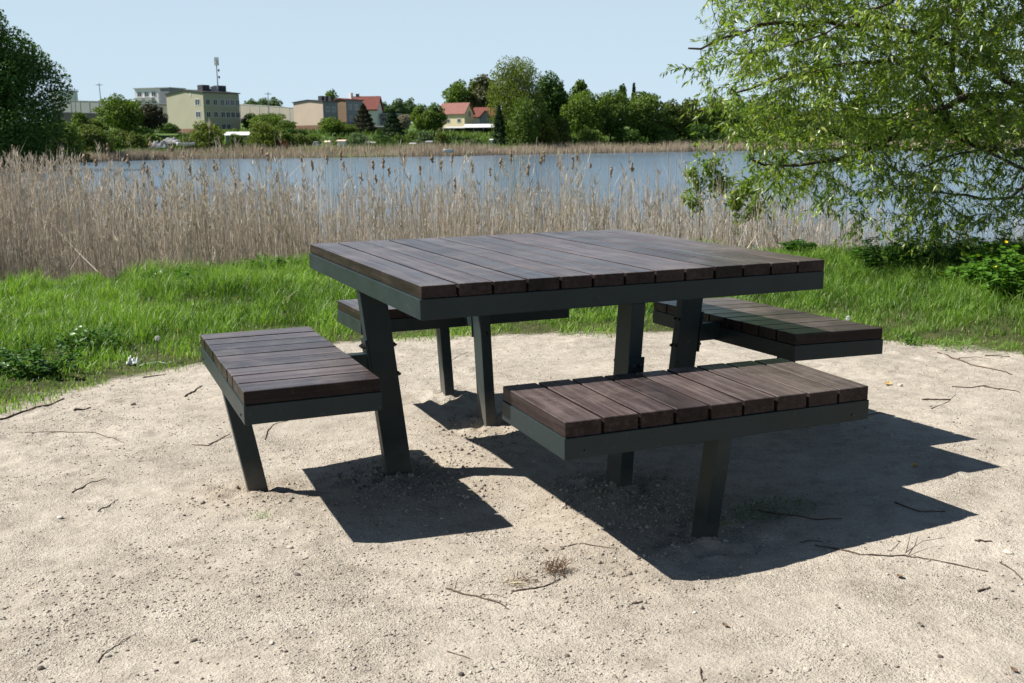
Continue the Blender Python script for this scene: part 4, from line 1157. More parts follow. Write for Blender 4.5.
def tree(px, ytop, D, wpx, kind, style, label, n=2600, leaf=None, trunk_h=None, name='tree', cat='tree', group=None, seed=None, D_off=0, zb=None):
    n = int(n * 1.9)
    p = at(px, ytop, D); zb = gz(p[0], p[1]) if zb is None else zb; H = p[2] - zb; pxm = D / FPX * .982 * 1.02; w = wpx * pxm
    r = np.random.default_rng(abs(int(px * 7 + ytop)) + 3)
    rt = empty(name, (p[0], p[1], zb - .15)); tag(rt, label, cat, group)
    z0 = {'round': .16, 'oval': .12, 'shrub': 0.0, 'weep': .10, 'cone': .05, 'sparse': .2}[style] * H if trunk_h is None else trunk_h
    if style == 'round' and n > 20000: z0 = .02 * H
    P_ = crown_points(n, w, H - z0, z0, style, r)
    # fit the crown to its height and width
    P_[:, 2] = z0 + (P_[:, 2] - P_[:, 2].min()) * (H - z0) / max(.1, (np.percentile(P_[:, 2], 99.7) - P_[:, 2].min()))
    ww = np.percentile(P_[:, :2] @ RD, 99.2) - np.percentile(P_[:, :2] @ RD, .8); P_[:, :2] *= w / ww
    sz = (leaf if leaf else .078 * (w * H) ** .5 * (2600 / n) ** .5)
    ax = r.normal(size=(n, 3)); ax[:, 2] -= 1.4 if style == 'weep' else .2
    up = r.normal(size=(n, 3)) * .8; up[:, 2] += .5; c = P_.mean(0); up += (P_ - c) / max(w, H) * 2.2
    ln = sz * r.uniform(.6, 1.5, n); wd = ln * (r.uniform(.5, .9, n) if style != 'weep' else r.uniform(.45, .75, n))
    cl = vnoise(P_[:, 0] / w * 5 + 50 + px, P_[:, 2] / H * 5 + P_[:, 1] / w * 3, 5)
    tn = np.clip(.5 + .55 * cl + r.normal(0, .15, n), 0, 1)
    V, F, T = leaf_cards(P_ - ax / np.linalg.norm(ax, axis=1, keepdims=True) * ln[:, None] * .5, ax, up, ln, wd, .2, tn)
    link('crown', np_mesh('crown', V, F, colour={'tone': T}), FM[kind], rt)
    b = MB(); tr_ = max(.06, H * (.018 if style != 'shrub' else .010)); lean = r.uniform(-.03, .03) * H
    top = .80 if style == 'cone' else .55
    b.tube([(0, 0, -.3), (lean * .2, 0, H * .18), (lean * .6, 0, H * .4), (lean, 0, H * top)], [tr_ * 1.25, tr_, tr_ * .75, tr_ * .3], 7)
    b.build('trunk', MAT['farbark'], rt, True)
    if style != 'cone' and H > 4:
        for i in range(4):
            a = i * 1.7 + r.uniform(0, 1); z = H * r.uniform(.2, .38); b = MB(); b.tube([(lean * .4, 0, z), (math.cos(a) * w * .14, math.sin(a) * w * .14, z + H * .14), (math.cos(a) * w * .27, math.sin(a) * w * .27, z + H * .33)], [tr_ * .5, tr_ * .35, tr_ * .12], 5); b.build('limb', MAT['farbark'], rt, True)
    return rt


# px, top y, distance, width px, foliage, shape, label, leaf count
T_ = [
 (-12, 6, 112, 108, 'dark', 'round', 'huge dark green tree filling the upper left edge across the water', 26000),
 (-62, 22, 118, 110, 'dark', 'round', 'dark tree mostly beyond the left edge behind the huge one', 7000),
 (50, 116, 150, 26, 'olive', 'shrub', 'olive bush at the foot of the huge dark tree', 1500),
 (66, 120, 172, 30, 'green', 'shrub', 'green bush right of the olive one below the pale wall', 1600),
 (92, 124, 185, 34, 'olive', 'shrub', 'rounded olive bush on the shore left of the bright maple', 1700),
 (80, 112, 228, 24, 'green', 'shrub', 'green bush below the leftmost pole', 1200),
 (118, 95, 226, 42, 'bright', 'round', 'bright round maple in front of the pale wall on the left', 4200),
 (150, 104, 232, 30, 'copper', 'round', 'dark brownish tree between the bright maple and the green apartment block', 2600),
 (135, 131, 205, 24, 'olive', 'shrub', 'low olive bush on the shore under the dark brownish tree', 1100),
 (112, 134, 204, 24, 'green', 'shrub', 'low green bush on the shore under the bright maple', 1100),
 (168, 122, 246, 24, 'dark', 'shrub', 'dark hedge bush at the left foot of the green apartment block', 1100),
 (206, 121, 212, 34, 'willow', 'shrub', 'pale feathery willow bush before the corner of the green apartment block', 2200),
 (186, 137, 208, 16, 'olive', 'shrub', 'small bush left of the pale feathery willow bush', 700),
 (236, 133, 215, 18, 'green', 'shrub', 'bush in front of the white-roofed shed', 900),
 (251, 113, 262, 18, 'dark', 'round', 'dark narrow tree at the right end of the green apartment block', 1300),
 (268, 113, 252, 34, 'bright', 'round', 'bright green tree below the long concrete wall', 2600),
 (285, 120, 248, 20, 'green', 'round', 'green tree right of the bright one below the long concrete wall', 1500),
 (264, 121, 214, 34, 'willow', 'shrub', 'yellow-green willow bush on the shore below the long concrete wall', 2400),
 (282, 128, 220, 22, 'green', 'shrub', 'green bush right of the yellow-green willow bush', 1200),
 (290, 127, 232, 16, 'dark', 'round', 'small dark tree left of the beige apartment block', 900),
 (301, 129, 236, 11, 'dark', 'round', 'tiny dark tree at the left foot of the beige apartment block', 600),
 (312, 134, 226, 20, 'green', 'shrub', 'shore bush under the beige apartment block', 1000),
 (331, 117, 240, 24, 'bright', 'round', 'bright round tree before the beige apartment block', 2000),
 (348, 124, 240, 18, 'green', 'round', 'green tree left of the tall dark spruce', 1200),
 (363, 103, 246, 22, 'copper', 'cone', 'tall brownish spruce in front of the red-roofed block', 2400),
 (392, 108, 236, 22, 'conifer', 'cone', 'dark pointed spruce standing between the two red-roofed groups', 2600),
 (358, 132, 222, 26, 'pale', 'shrub', 'pale grey-green bush below the tall brownish spruce', 1100),
 (340, 136, 222, 16, 'olive', 'shrub', 'olive bush behind the garden sheds', 800),
 (404, 114, 258, 14, 'blossom', 'round', 'pinkish blossoming tree right of the dark pointed spruce', 1200),
 (421, 104, 250, 20, 'bright', 'round', 'bright green tree forming the left half of the pair beside the cream house', 1800),
 (434, 103, 248, 22, 'green', 'round', 'green tree forming the right half of the pair beside the cream house', 2000),
 (412, 131, 232, 14, 'green', 'shrub', 'small green bush under the blossoming tree', 700),
 (424, 131, 230, 22, 'pale', 'shrub', 'pale bush below the pair of trees beside the cream house', 1100),
 (441, 132, 228, 16, 'olive', 'shrub', 'olive bush on the lawn below the white-roofed pavilion', 900),
 (470, 139, 240, 16, 'bare', 'shrub', 'brownish bush on the lawn below the white-roofed pavilion', 700),
 (457, 81, 318, 28, 'bright', 'oval', 'bright green tree rising behind the cream house roof', 2600),
 (474, 80, 322, 18, 'olive', 'sparse', 'olive tree between the bright one and the big pale willow', 1400),
 (485, 75, 320, 26, 'bare', 'sparse', 'sparse brownish tree just left of the big pale willow', 1500),
 (515, 58, 246, 50, 'willow', 'weep', 'big pale drooping willow, tallest tree on the far shore', 11000),
 (499, 105, 240, 13, 'conifer', 'cone', 'narrow dark conifer at the left foot of the big pale willow', 1400),
 (524, 98, 238, 30, 'green', 'weep', 'green willow at the front foot of the big pale willow', 2600),
 (550, 73, 262, 32, 'dark', 'round', 'dark green tree right of the big pale willow', 3200),
 (546, 114, 244, 26, 'willow', 'shrub', 'yellow-green bush below the dark tree right of the big pale willow', 1700),
 (563, 116, 246, 20, 'olive', 'shrub', 'olive bush on the shore at the left end of the dense green row', 1200),
 (567, 92, 268, 20, 'dark', 'round', 'dark tree at the left end of the dense green row', 1600),
 (581, 80, 292, 20, 'green', 'sparse', 'thin tree top peeping above the dense green row at its left', 900),
 (585, 92, 256, 40, 'bright', 'round', 'broad bright tree, first large one of the dense green row', 3800),
 (611, 91, 260, 38, 'green', 'round', 'broad green tree, second large one of the dense green row', 3600),
 (623, 85, 296, 14, 'dark', 'sparse', 'slim dark tree top above the middle of the dense green row', 700),
 (634, 83, 298, 8, 'conifer', 'cone', 'pointed conifer tip above the middle of the dense green row', 500),
 (646, 92, 262, 44, 'green', 'round', 'broad dome-shaped tree, third large one of the dense green row', 3800),
 (672, 100, 268, 26, 'olive', 'round', 'olive tree right of the dome-shaped one', 1800),
 (690, 99, 272, 34, 'olive', 'round', 'dull olive tree behind the left willow twigs', 2200),
 (716, 97, 278, 34, 'green', 'round', 'green tree behind the willow twigs, left of centre of the screen', 2200),
 (745, 102, 282, 38, 'dark', 'round', 'dark tree on the far shore half hidden by the willow foliage', 2000),
 (780, 104, 286, 40, 'green', 'round', 'green tree on the far shore seen through the willow foliage', 1800),
 (815, 107, 290, 40, 'olive', 'round', 'olive tree on the far shore seen through the thick of the willow', 1600),
 (852, 110, 294, 38, 'dark', 'round', 'dark tree on the far shore behind the middle willow branches', 1600),
 (888, 112, 298, 36, 'green', 'round', 'green tree on the far shore left of the far pink-roofed house', 1500),
 (945, 112, 300, 36, 'green', 'round', 'green tree on the far shore right of the far pink-roofed house', 1500),
 (985, 108, 302, 44, 'dark', 'round', 'dark tree on the far shore near the right edge', 1500),
 (1025, 106, 304, 44, 'olive', 'round', 'olive tree on the far shore at the right edge', 1500),
 (28, 128, 140, 44, 'dark', 'shrub', 'dark bush mass at the foot of the huge tree near the left edge', 3000),
 (-14, 124, 132, 60, 'dark', 'shrub', 'dark bush mass at the left edge below the huge tree', 3000),
 (58, 130, 176, 26, 'willow', 'shrub', 'yellow-green bush on the shore before the dark trunk foot', 1500),
 (76, 127, 190, 26, 'dark', 'shrub', 'dark shore bush between the yellow-green and the olive one', 1500),
 (96, 118, 240, 24, 'olive', 'shrub', 'olive bush on the slope left of the bright maple trunk', 1300),
 (128, 122, 240, 26, 'green', 'shrub', 'green bush on the slope between maple and dark brownish tree', 1300),
 (142, 126, 224, 26, 'dark', 'shrub', 'dark bush below the dark brownish tree', 1300),
 (120, 128, 214, 28, 'olive', 'shrub', 'olive bush mass on the shore below the maple', 1500),
 (152, 133, 214, 20, 'green', 'shrub', 'green bush behind the pale tarpaulin heap', 900),
 (300, 133, 222, 18, 'olive', 'shrub', 'olive bush left of the shore bush under the beige block', 900),
 (382, 134, 226, 22, 'dark', 'shrub', 'dark bush at the foot of the dark pointed spruce', 1100),
 (399, 134, 228, 18, 'green', 'shrub', 'green bush right of the dark pointed spruce', 900),
 (590, 128, 248, 30, 'green', 'shrub', 'green shore bush below the first large tree of the dense row', 1600),
 (628, 128, 254, 34, 'dark', 'shrub', 'dark shore bush below the second large tree of the dense row', 1700),
 (662, 126, 260, 34, 'dark', 'shrub', 'dark shore bush below the dome-shaped tree', 1700),
 (700, 124, 266, 40, 'dark', 'shrub', 'dark shore bush behind the left willow twigs', 1700),
 (740, 124, 272, 44, 'green', 'shrub', 'green shore bush behind the willow foliage, left part', 1500),
 (790, 126, 276, 50, 'dark', 'shrub', 'dark shore bush behind the willow foliage, middle part', 1500),
 (850, 126, 282, 56, 'olive', 'shrub', 'olive shore bush behind the willow foliage, right of middle', 1500),
 (915, 128, 288, 56, 'dark', 'shrub', 'dark shore bush below the far pink-roofed house', 1500),
 (980, 128, 292, 60, 'green', 'shrub', 'green shore bush behind the willow near the right edge', 1500),
 # distant trees against the sky
 (252, 99, 420, 16, 'pale', 'sparse', 'hazy distant tree above the concrete wall, left of three', 700),
 (262, 98, 425, 16, 'pale', 'round', 'hazy distant tree above the concrete wall, middle of three', 900),
 (274, 98, 430, 18, 'pale', 'round', 'hazy distant tree above the concrete wall, right of three', 1000),
 (332, 90, 330, 13, 'green', 'round', 'green tree crown rising behind the flat roof of the beige block', 900),
 (384, 102, 400, 16, 'pale', 'round', 'hazy distant tree right of the red roof', 1000),
 (398, 99, 405, 18, 'pale', 'round', 'hazy distant tree behind the pointed spruce', 1000),
 (409, 98, 410, 14, 'pale', 'oval', 'hazy distant tree above the blossoming tree', 900),
]
for px, yt, D, wpx, kd, stl, lab, n in T_:
    R_ = (px - 512) / FPX * .982 * D
    tree(px, yt, D, wpx, kd, stl, lab, n, name={'shrub': 'bush', 'cone': 'spruce_tree'}.get(stl, 'broadleaf_tree'), cat='bush' if stl == 'shrub' else 'tree')

# ---------------------------------------------------------------- buildings of the far shore
MAT['wall_olive'] = plain('olive_render', (.37, .36, .265), .9, .06, .3, .1)
MAT['wall_beige'] = plain('beige_render', (.55, .45, .36), .9, .06, .3, .1)
MAT['wall_grey'] = plain('grey_render', (.24, .25, .27), .9, .08, .3, .1)
MAT['wall_ochre'] = plain('ochre_render', (.23, .165, .11), .9, .08, .3, .1)
MAT['wall_cream'] = plain('cream_render', (.78, .66, .44), .9, .05, .3, .1)
MAT['wall_white'] = plain('white_render', (.72, .72, .70), .85, .05, .3, .2)
MAT['wall_brick'] = plain('brown_brick', (.22, .14, .10), .9, .2, 2, .1)
MAT['concrete'] = plain('pale_concrete', (.42, .42, .41), .9, .08, .2, .1)
MAT['concrete_w'] = plain('weathered_concrete', (.36, .33, .28), .9, .15, .2, .1)
MAT['roof_dark'] = plain('dark_roofing', (.055, .06, .06), .8, .2, .5, .2)
MAT['roof_red'] = plain('red_roof_tiles', (.17, .060, .047), .85, .18, 1.2, .2)
MAT['roof_pink'] = plain('faded_red_roof_tiles', (.235, .110, .093), .85, .12, 1.2, .2)
MAT['roof_white'] = plain('white_sheet_roof', (.58, .58, .58), .6, .05, .3, .3)
MAT['frame_white'] = plain('white_window_frame', (.55, .56, .56), .6, .04, 2, .3)
MAT['steel'] = plain('grey_steel', (.28, .29, .31), .5, .1, 2, .4)
MAT['dark_stuff'] = plain('dark_equipment', (.05, .05, .055), .7, .2, 2, .3)
MAT['orange'] = plain('orange_board', (.33, .12, .055), .7, .15, 1, .2)
mg, nt_, out_ = new_mat('window_glass'); principled(nt_, out_, (.03, .04, .05), .08, .6); MAT['glass'] = mg


class Frame:
    """local axes of a building: origin at its nearest ground corner, a runs along the left-hand face, b along the right-hand face"""
    def __init__(s, px, D, zb, ang):
        p = at(px, 120, D); s.o = np.array([p[0], p[1], zb])
        s.a = -RD * math.cos(ang) + HD * math.sin(ang); s.b = RD * math.sin(ang) + HD * math.cos(ang)
    def la(s, px):
        R0, D0 = toRD(s.o[0], s.o[1]); k = (px - 512) / FPX * .982; u = np.array([s.a @ RD, s.a @ HD]); return (k * D0 - R0) / (u[0] - k * u[1])
    def lb(s, px):
        R0, D0 = toRD(s.o[0], s.o[1]); k = (px - 512) / FPX * .982; u = np.array([s.b @ RD, s.b @ HD]); return (k * D0 - R0) / (u[0] - k * u[1])
    def P(s, a, b, z): q = s.a * a + s.b * b; return (q[0], q[1], z)


def prism(f, A, mat, name, parent, z0, z1, tone=0):
    m = MB(); n = len(A); m.add([f.P(a, b, z0) for a, b in A] + [f.P(a, b, z1) for a, b in A], [tuple(range(n))[::-1], tuple(range(n, 2 * n))] + [(i, (i + 1) % n, (i + 1) % n + n, i + n) for i in range(n)])
    return m.build(name, mat, parent)


def boxf(f, a0, a1, b0, b1, z0, z1, mat, name, parent): return prism(f, [(a0, b0), (a1, b0), (a1, b1), (a0, b1)], mat, name, parent, z0, z1)


def window(f, face, s, z, w_, h_, parent, door=False):
    """white frame standing proud of the wall with a dark pane and a mullion"""
    d = .06
    def q(u0, u1, v0, v1, n0, n1): return (u0, u1, -n1, -n0) if face == 'a' else (-n1, -n0, u0, u1)
    m = MB()
    for (u0, u1, v0, v1) in ((s, s + w_, z, z + .14), (s, s + w_, z + h_ - .12, z + h_), (s, s + .12, z + .14, z + h_ - .12), (s + w_ - .12, s + w_, z + .14, z + h_ - .12), (s + w_ / 2 - .05, s + w_ / 2 + .05, z + .14, z + h_ - .12)):
        a0, a1, b0, b1 = q(u0, u1, v0, v1, 0, d); A = [(a0, b0), (a1, b0), (a1, b1), (a0, b1)]
        m.add([f.P(a, b, v0) for a, b in A] + [f.P(a, b, v1) for a, b in A], [(0, 3, 2, 1), (4, 5, 6, 7), (0, 1, 5, 4), (1, 2, 6, 5), (2, 3, 7, 6), (3, 0, 4, 7)])
    fr = m.build('window', MAT['frame_white'], parent)
    a0, a1, b0, b1 = q(s + .12, s + w_ - .12, 0, 0, 0, .025); prism(f, [(a0, b0), (a1, b0), (a1, b1), (a0, b1)], MAT['glass'], 'pane', fr, z + .14, z + h_ - .12)


def building(name, f, label, cat='building'): o = empty(name, f.o); tag(o, label, cat); return o


def gable_roof(f, a0, a1, b0, b1, z0, rise, along, mat, parent, name='roof', ov=.4, th=.25):
    """ridge along 'b' or along 'a'"""
    a0 -= ov; a1 += ov; b0 -= ov; b1 += ov
    if along == 'b': cs = [(a0, z0), ((a0 + a1) / 2, z0 + rise), (a1, z0)]; pts = lambda t: [f.P(a, t, z) for a, z in cs] + [f.P(a, t, z + th) for a, z in cs]; e = (b0, b1)
    else: cs = [(b0, z0), ((b0 + b1) / 2, z0 + rise), (b1, z0)]; pts = lambda t: [f.P(t, b, z) for b, z in cs] + [f.P(t, b, z + th) for b, z in cs]; e = (a0, a1)
    m = MB(); m.add(pts(e[0]) + pts(e[1]), [(0, 1, 4, 3), (1, 2, 5, 4), (6, 9, 10, 7), (7, 10, 11, 8), (0, 6, 7, 1), (1, 7, 8, 2), (3, 4, 10, 9), (4, 5, 11, 10), (0, 3, 9, 6), (2, 8, 11, 5)])
    return m.build(name, mat, parent)


def gable_walls(f, a0, a1, b0, b1, z0, z1, rise, along, mat, parent, name='wall'):
    if along == 'b': sec = [(a0, z0), (a1, z0), (a1, z1), ((a0 + a1) / 2, z1 + rise), (a0, z1)]; g = lambda t: [f.P(a, t, z) for a, z in sec]; e = (b0, b1)
    else: sec = [(b0, z0), (b1, z0), (b1, z1), ((b0 + b1) / 2, z1 + rise), (b0, z1)]; g = lambda t: [f.P(t, b, z) for b, z in sec]; e = (a0, a1)
    m = MB(); m.add(g(e[0]) + g(e[1]), [(0, 1, 2, 3, 4), (9, 8, 7, 6, 5)] + [(i, (i + 1) % 5, (i + 1) % 5 + 5, i + 5) for i in range(5)])
    return m.build(name, mat, parent)


def zpx(px, py, D): return at(px, py, D)[2]


# olive apartment block
D = 250; f = Frame(204.5, D, 0, .66); zb = zpx(204, 134, D); zt = zpx(204.5, 92.6, D); f.o[2] = 0
B = building('apartment_block', f, 'olive green apartment block with a roof mast, tallest building across the lake'); 
la, lb = f.la(171.5), f.lb(243.5)
gable_walls(f, 0, la, 0, lb, zb - 3, zt, .75, 'b', MAT['wall_olive'], B)
gable_roof(f, 0, la, 0, lb, zt, .80, 'b', MAT['roof_dark'], B, ov=.3, th=.22)
boxf(f, -.02, la + .02, -.025, .0, zb - 1.5, zb + 1.3, MAT['wall_brick'], 'plinth', B)
for k in range(3): window(f, 'a', 1.3, zt - 2.9 - 2.85 * k, 1.9, 1.55, B)
for k in range(3):
    for j, s_ in enumerate((.06, .26, .46, .60, .74, .88)):
        if k == 2 and j in (4, 5): continue
        window(f, 'b', s_ * lb, zt - 2.9 - 2.85 * k, 1.25, 1.5, B)
window(f, 'a', 4.5, zt - .75, .5, .8, B)
boxf(f, 3, 5.0, 2.2, 4.2, zt + .6, zt + 2.0, MAT['dark_stuff'], 'roof_unit', B); boxf(f, 3, 5.2, 4.6, 6.0, zt + .6, zt + 1.7, MAT['steel'], 'roof_unit', B)
boxf(f, 3, 5.0, 6.6, 9.0, zt + .6, zt + 2.0, MAT['dark_stuff'], 'roof_unit', B)
q0 = np.array(f.P(2.6, 6.3, zt + .3)); m = MB(); m.tube([q0, q0 + [0, 0, 8.2]], [.16, .10], 7); mast = m.build('mast', MAT['steel'], B)
ztop = zpx(218, 59, 258)
for k in range(3):
    an = k * 2.1 + .3; c = q0 + np.array([math.cos(an) * .42, math.sin(an) * .42, ztop - q0[2] - 1.5]); m = MB(); m.box(c[0] - .17, c[0] + .17, c[1] - .17, c[1] + .17, c[2] - .1, c[2] + 1.8); m.build('antenna', MAT['frame_white'], mast)
for dz in (3.6, 5.2): m = MB(); c = q0 + np.array([.3, .1, dz]); m.tube([c, c + [.25, -.1, 0]], [.25, .35], 10); m.build('dish', MAT['dark_stuff'], mast)




# white block behind the wall
D = 330; f = Frame(160, D, 0, .35); zt = zpx(150, 88.5, D); B = building('apartment_block', f, 'white flat-roofed block with balconies behind the pale wall, left of the olive block')
boxf(f, 0, 8.8, 0, 9, 5, zt, MAT['wall_white'], 'wall', B); boxf(f, -.3, 9.1, -.3, 9.3, zt, zt + .3, MAT['concrete'], 'roof', B)
for k in range(2):
    for j in range(3): window(f, 'a', .8 + 2.7 * j, zt - 2.4 - 2.9 * k, 1.7, 1.5, B)
for j in range(2): boxf(f, 1.6 + 3.6 * j, 4.2 + 3.6 * j, -1.2, -.03, zt - 3.6, zt - 2.7, MAT['concrete'], 'balcony', B)
f2 = Frame(171, 325, 0, .35); B2 = building('apartment_block', f2, 'grey tower-like block squeezed between the white block and the olive block')
z2 = zpx(165, 88, 325); boxf(f2, 0, 3.4, 0, 8, 5, z2, MAT['wall_grey'], 'wall', B2); boxf(f2, -.2, 3.6, -.2, 8.2, z2, z2 + .25, MAT['concrete'], 'roof', B2)
f3 = Frame(66, 420, 0, .3); B3 = building('house', f3, 'pale building glimpsed at the edge of the huge dark tree above the wall'); z3 = zpx(62, 91, 420)
boxf(f3, 0, 7, 0, 8, 6, z3, MAT['wall_white'], 'wall', B3); boxf(f3, -.3, 7.3, -.3, 8.3, z3, z3 + .3, MAT['roof_dark'], 'roof', B3)


# long concrete wall (railway parapet) in two stretches
def long_wall(x0, y0, D0, x1, y1, D1, hgt, mat, label, npost, drop=3.5):
    p, q = at(x0, y0, D0), at(x1, y1, D1); d = (q - p)[:2]; L_ = np.hypot(*d); d /= L_; nrm = np.array([-d[1], d[0]])
    o = empty('concrete_wall', (p[0], p[1], 0)); tag(o, label, 'wall')
    def hx(s0, s1, n0, n1, zl0, zl1, dz0, dz1, mt, nm):
        m = MB(); V = []
        for z_ in (0, 1):
            for s_, n_ in ((s0, n0), (s1, n0), (s1, n1), (s0, n1)):
                zt_ = p[2] + (q[2] - p[2]) * s_ / L_; V.append((d[0] * s_ + nrm[0] * n_, d[1] * s_ + nrm[1] * n_, zt_ + (dz0 if z_ == 0 else dz1)))
        m.hexa(V); m.build(nm, mt, o)
    hx(0, L_, -.15, .15, 0, 0, -hgt, 0, mat, 'panel')
    hx(-.2, L_ + .2, -.3, .3, 0, 0, -hgt - drop, -hgt - .02, MAT['roof_dark'], 'base_strip')
    hx(-.2, L_ + .2, -.22, .22, 0, 0, .01, .18, MAT['concrete'], 'coping')
    for i in range(npost + 1):
        s_ = L_ * i / npost; hx(max(0, s_ - .12), min(L_, s_ + .12), -.22, -.155, 0, 0, -hgt, -.02, MAT['concrete'], 'post')
long_wall(52, 100.5, 345, 137, 102.5, 335, 3.6, MAT['concrete'], 'pale concrete wall left of the bright maple, with dark strip below', 9)
long_wall(134, 103.5, 322, 176, 104.5, 318, 4.2, MAT['concrete_w'], 'sandy concrete wall below the white block', 5)
long_wall(240, 104.5, 322, 300, 108.5, 306, 4.2, MAT['concrete_w'], 'sandy concrete wall between the olive block and the beige block', 6)
for (xa, ya, xb, yb, D, lab) in ((74.5, 88, 75.5, 118, 300, 'slim grey pole left of the bright maple, leftmost of the poles'), (99, 83, 102, 112, 300, 'leaning grey pole just above the bright maple'), (268, 92, 268, 112, 300, 'thin pole above the sandy wall'), (17, 85, 17, 110, 300, 'pole hidden in the huge dark tree')):
    if xa < 30: continue
    p, q = at(xa, ya, D), at(xb, yb, D); o = empty('utility_pole', (q[0], q[1], q[2] - 2)); tag(o, lab, 'pole'); m = MB(); m.tube([(0, 0, 0), tuple(p - q + [0, 0, 2])], [.16, .10], 7, 0); m.build('pole', MAT['steel'], o)
    m = MB(); t_ = p - q + [0, 0, 2]; m.box(t_[0] - .9, t_[0] + .9, t_[1] - .06, t_[1] + .06, t_[2] - .6, t_[2] - .45); m.build('crossarm', MAT['steel'], o)

# beige apartment block and its neighbours
D = 258; f = Frame(323.5, D, 0, .6); zt = zpx(323, 101.8, D); zb = zpx(323, 133, D)
B = building('apartment_block', f, 'beige windowless-gabled apartment block with a slightly arched roof')
A_, B_ = f.la(297), f.lb(341)
gable_walls(f, 0, A_, 0, B_, zb - 3, zt, .45, 'b', MAT['wall_beige'], B); gable_roof(f, 0, A_, 0, B_, zt, .5, 'b', MAT['roof_dark'], B, ov=.25, th=.18)
boxf(f, -.02, A_ + .02, -.03, 0, zb - 2, zpx(323, 125, D), MAT['wall_brick'], 'plinth', B)
boxf(f, -.03, -.003, .02, B_ - .02, zb - 2, zt - .02, MAT['wall_grey'], 'side_wall', B)
for k in range(3):
    for s_ in (.18 * B_, .6 * B_): window(f, 'b', s_, zt - 2.4 - 2.8 * k, 1.3, 1.3, B)
for i, (a_, b_) in enumerate(((1.5, 1.2), (1.5, 2.6), (1.5, 4.4))): boxf(f, a_, a_ + 1.2, b_, b_ + .9, zt + .3, zt + 1.5, MAT['dark_stuff'], 'chimney', B)
D = 264; f = Frame(346.5, D, 0, .6); zt = zpx(348, 100.0, D); zb = zpx(348, 130, D)
B = building('apartment_block', f, 'grey and ochre block with a low-pitched roof, joined behind the beige block')
A_, B_ = f.la(338), f.lb(366)
gable_walls(f, 0, A_, 0, B_, zb - 3, zt, .3, 'b', MAT['wall_ochre'], B); gable_roof(f, 0, A_, 0, B_, zt, .35, 'b', MAT['roof_red'], B, ov=.3, th=.2)
boxf(f, -.04, -.004, .0, B_ - .02, zb - 2, zt - .02, MAT['wall_grey'], 'side_wall', B)
for k in range(3):
    for s_ in (.15 * B_, .5 * B_): window(f, 'b', s_, zt - 2.3 - 2.8 * k, 1.1, 1.3, B)
boxf(f, 1.0, 1.9, 3, 3.8, zt + .2, zt + 1.9, MAT['wall_white'], 'chimney', B)
D = 282; f = Frame(377, D, 0, .12); zt = zpx(366, 110.5, D); zb = zpx(366, 126, D)
B = building('house', f, 'tall house with a steep red tiled roof behind the brownish spruce')
gable_walls(f, 0, 7.6, 0, 6, zb - 3, zt, 3.5, 'a', MAT['wall_white'], B); gable_roof(f, 0, 7.6, 0, 6, zt, 3.6, 'a', MAT['roof_red'], B, ov=.5)
boxf(f, 5.5, 6.3, 2.8, 3.5, zt + 3.2, zt + 4.5, MAT['wall_brick'], 'chimney', B); window(f, 'b', 2.0, zt - 2.2, 1.2, 1.4, B)
D = 285; f = Frame(390, D, 0, .3); B = building('house', f, 'grey low house partly hidden by the dark pointed spruce'); zt = zpx(385, 114, D); zb = zpx(385, 128, D)
boxf(f, 0, 6, 0, 7, zb - 3, zt, MAT['wall_grey'], 'wall', B); boxf(f, -.3, 6.3, -.3, 7.3, zt, zt + .25, MAT['concrete'], 'roof', B); window(f, 'a', 1, zt - 2, 1.4, 1.2, B); window(f, 'a', 3.6, zt - 2, 1.4, 1.2, B)
D = 262; f = Frame(389, D, 0, .2); B = building('shed', f, 'dark brown shed with a pale flat roof left of the dark pointed spruce'); zt = zpx(380, 127, D)
boxf(f, 0, 4.8, 0, 4, zt - 5, zt, MAT['wall_brick'], 'wall', B); boxf(f, -.3, 5.1, -.3, 4.3, zt, zt + .3, MAT['roof_white'], 'roof', B)

# cream house with faded red roof, its gable to the right
D = 296; f = Frame(464.5, D, 0, .5); zt = zpx(465, 114.5, D); zb = zpx(465, 125, D)
B = building('house', f, 'cream house with a long faded red roof, left of its smaller red-roofed neighbour')
A_, B_ = f.la(441), f.lb(476)
gable_walls(f, 0, A_, 0, B_, zb - 3, zt, 3.0, 'a', MAT['wall_cream'], B); gable_roof(f, 0, A_, 0, B_, zt, 3.1, 'a', MAT['roof_pink'], B, ov=.35)
window(f, 'b', B_ * .42, zt - .6, 1.3, 1.6, B)
for s_ in (1.2, 4.8): window(f, 'a', s_, zt - 2.2, 1.2, 1.1, B)
D = 300; f = Frame(494, D, 0, .25); zt = zpx(484, 117.5, D); zb = zpx(484, 127, D)
B = building('house', f, 'red-roofed house with a white gable, right of the cream house')
A_ = f.la(475)
gable_walls(f, 0, A_, 0, 5.2, zb - 3, zt, 2.6, 'a', MAT['wall_white'], B); gable_roof(f, 0, A_, 0, 5.2, zt, 2.7, 'a', MAT['roof_red'], B, ov=.4)
f_ = f; gable_walls(f_, .8, 3.7, -1.6, 1.0, zb - 2, zt - .3, 1.9, 'b', MAT['wall_grey'], B, 'dormer_wall'); gable_roof(f_, .8, 3.7, -1.6, 1.0, zt - .3, 2.0, 'b', MAT['roof_pink'], B, 'dormer_roof', .3, .2)
def mono_roof(f, a0, a1, b0, b1, z0, rise, th, mat, parent):
    m = MB(); V = [f.P(a0, b0, z0), f.P(a1, b0, z0), f.P(a1, b1, z0 + rise), f.P(a0, b1, z0 + rise)]; m.hexa(V + [(x, y, z + th) for x, y, z in V]); return m.build('roof', mat, parent)
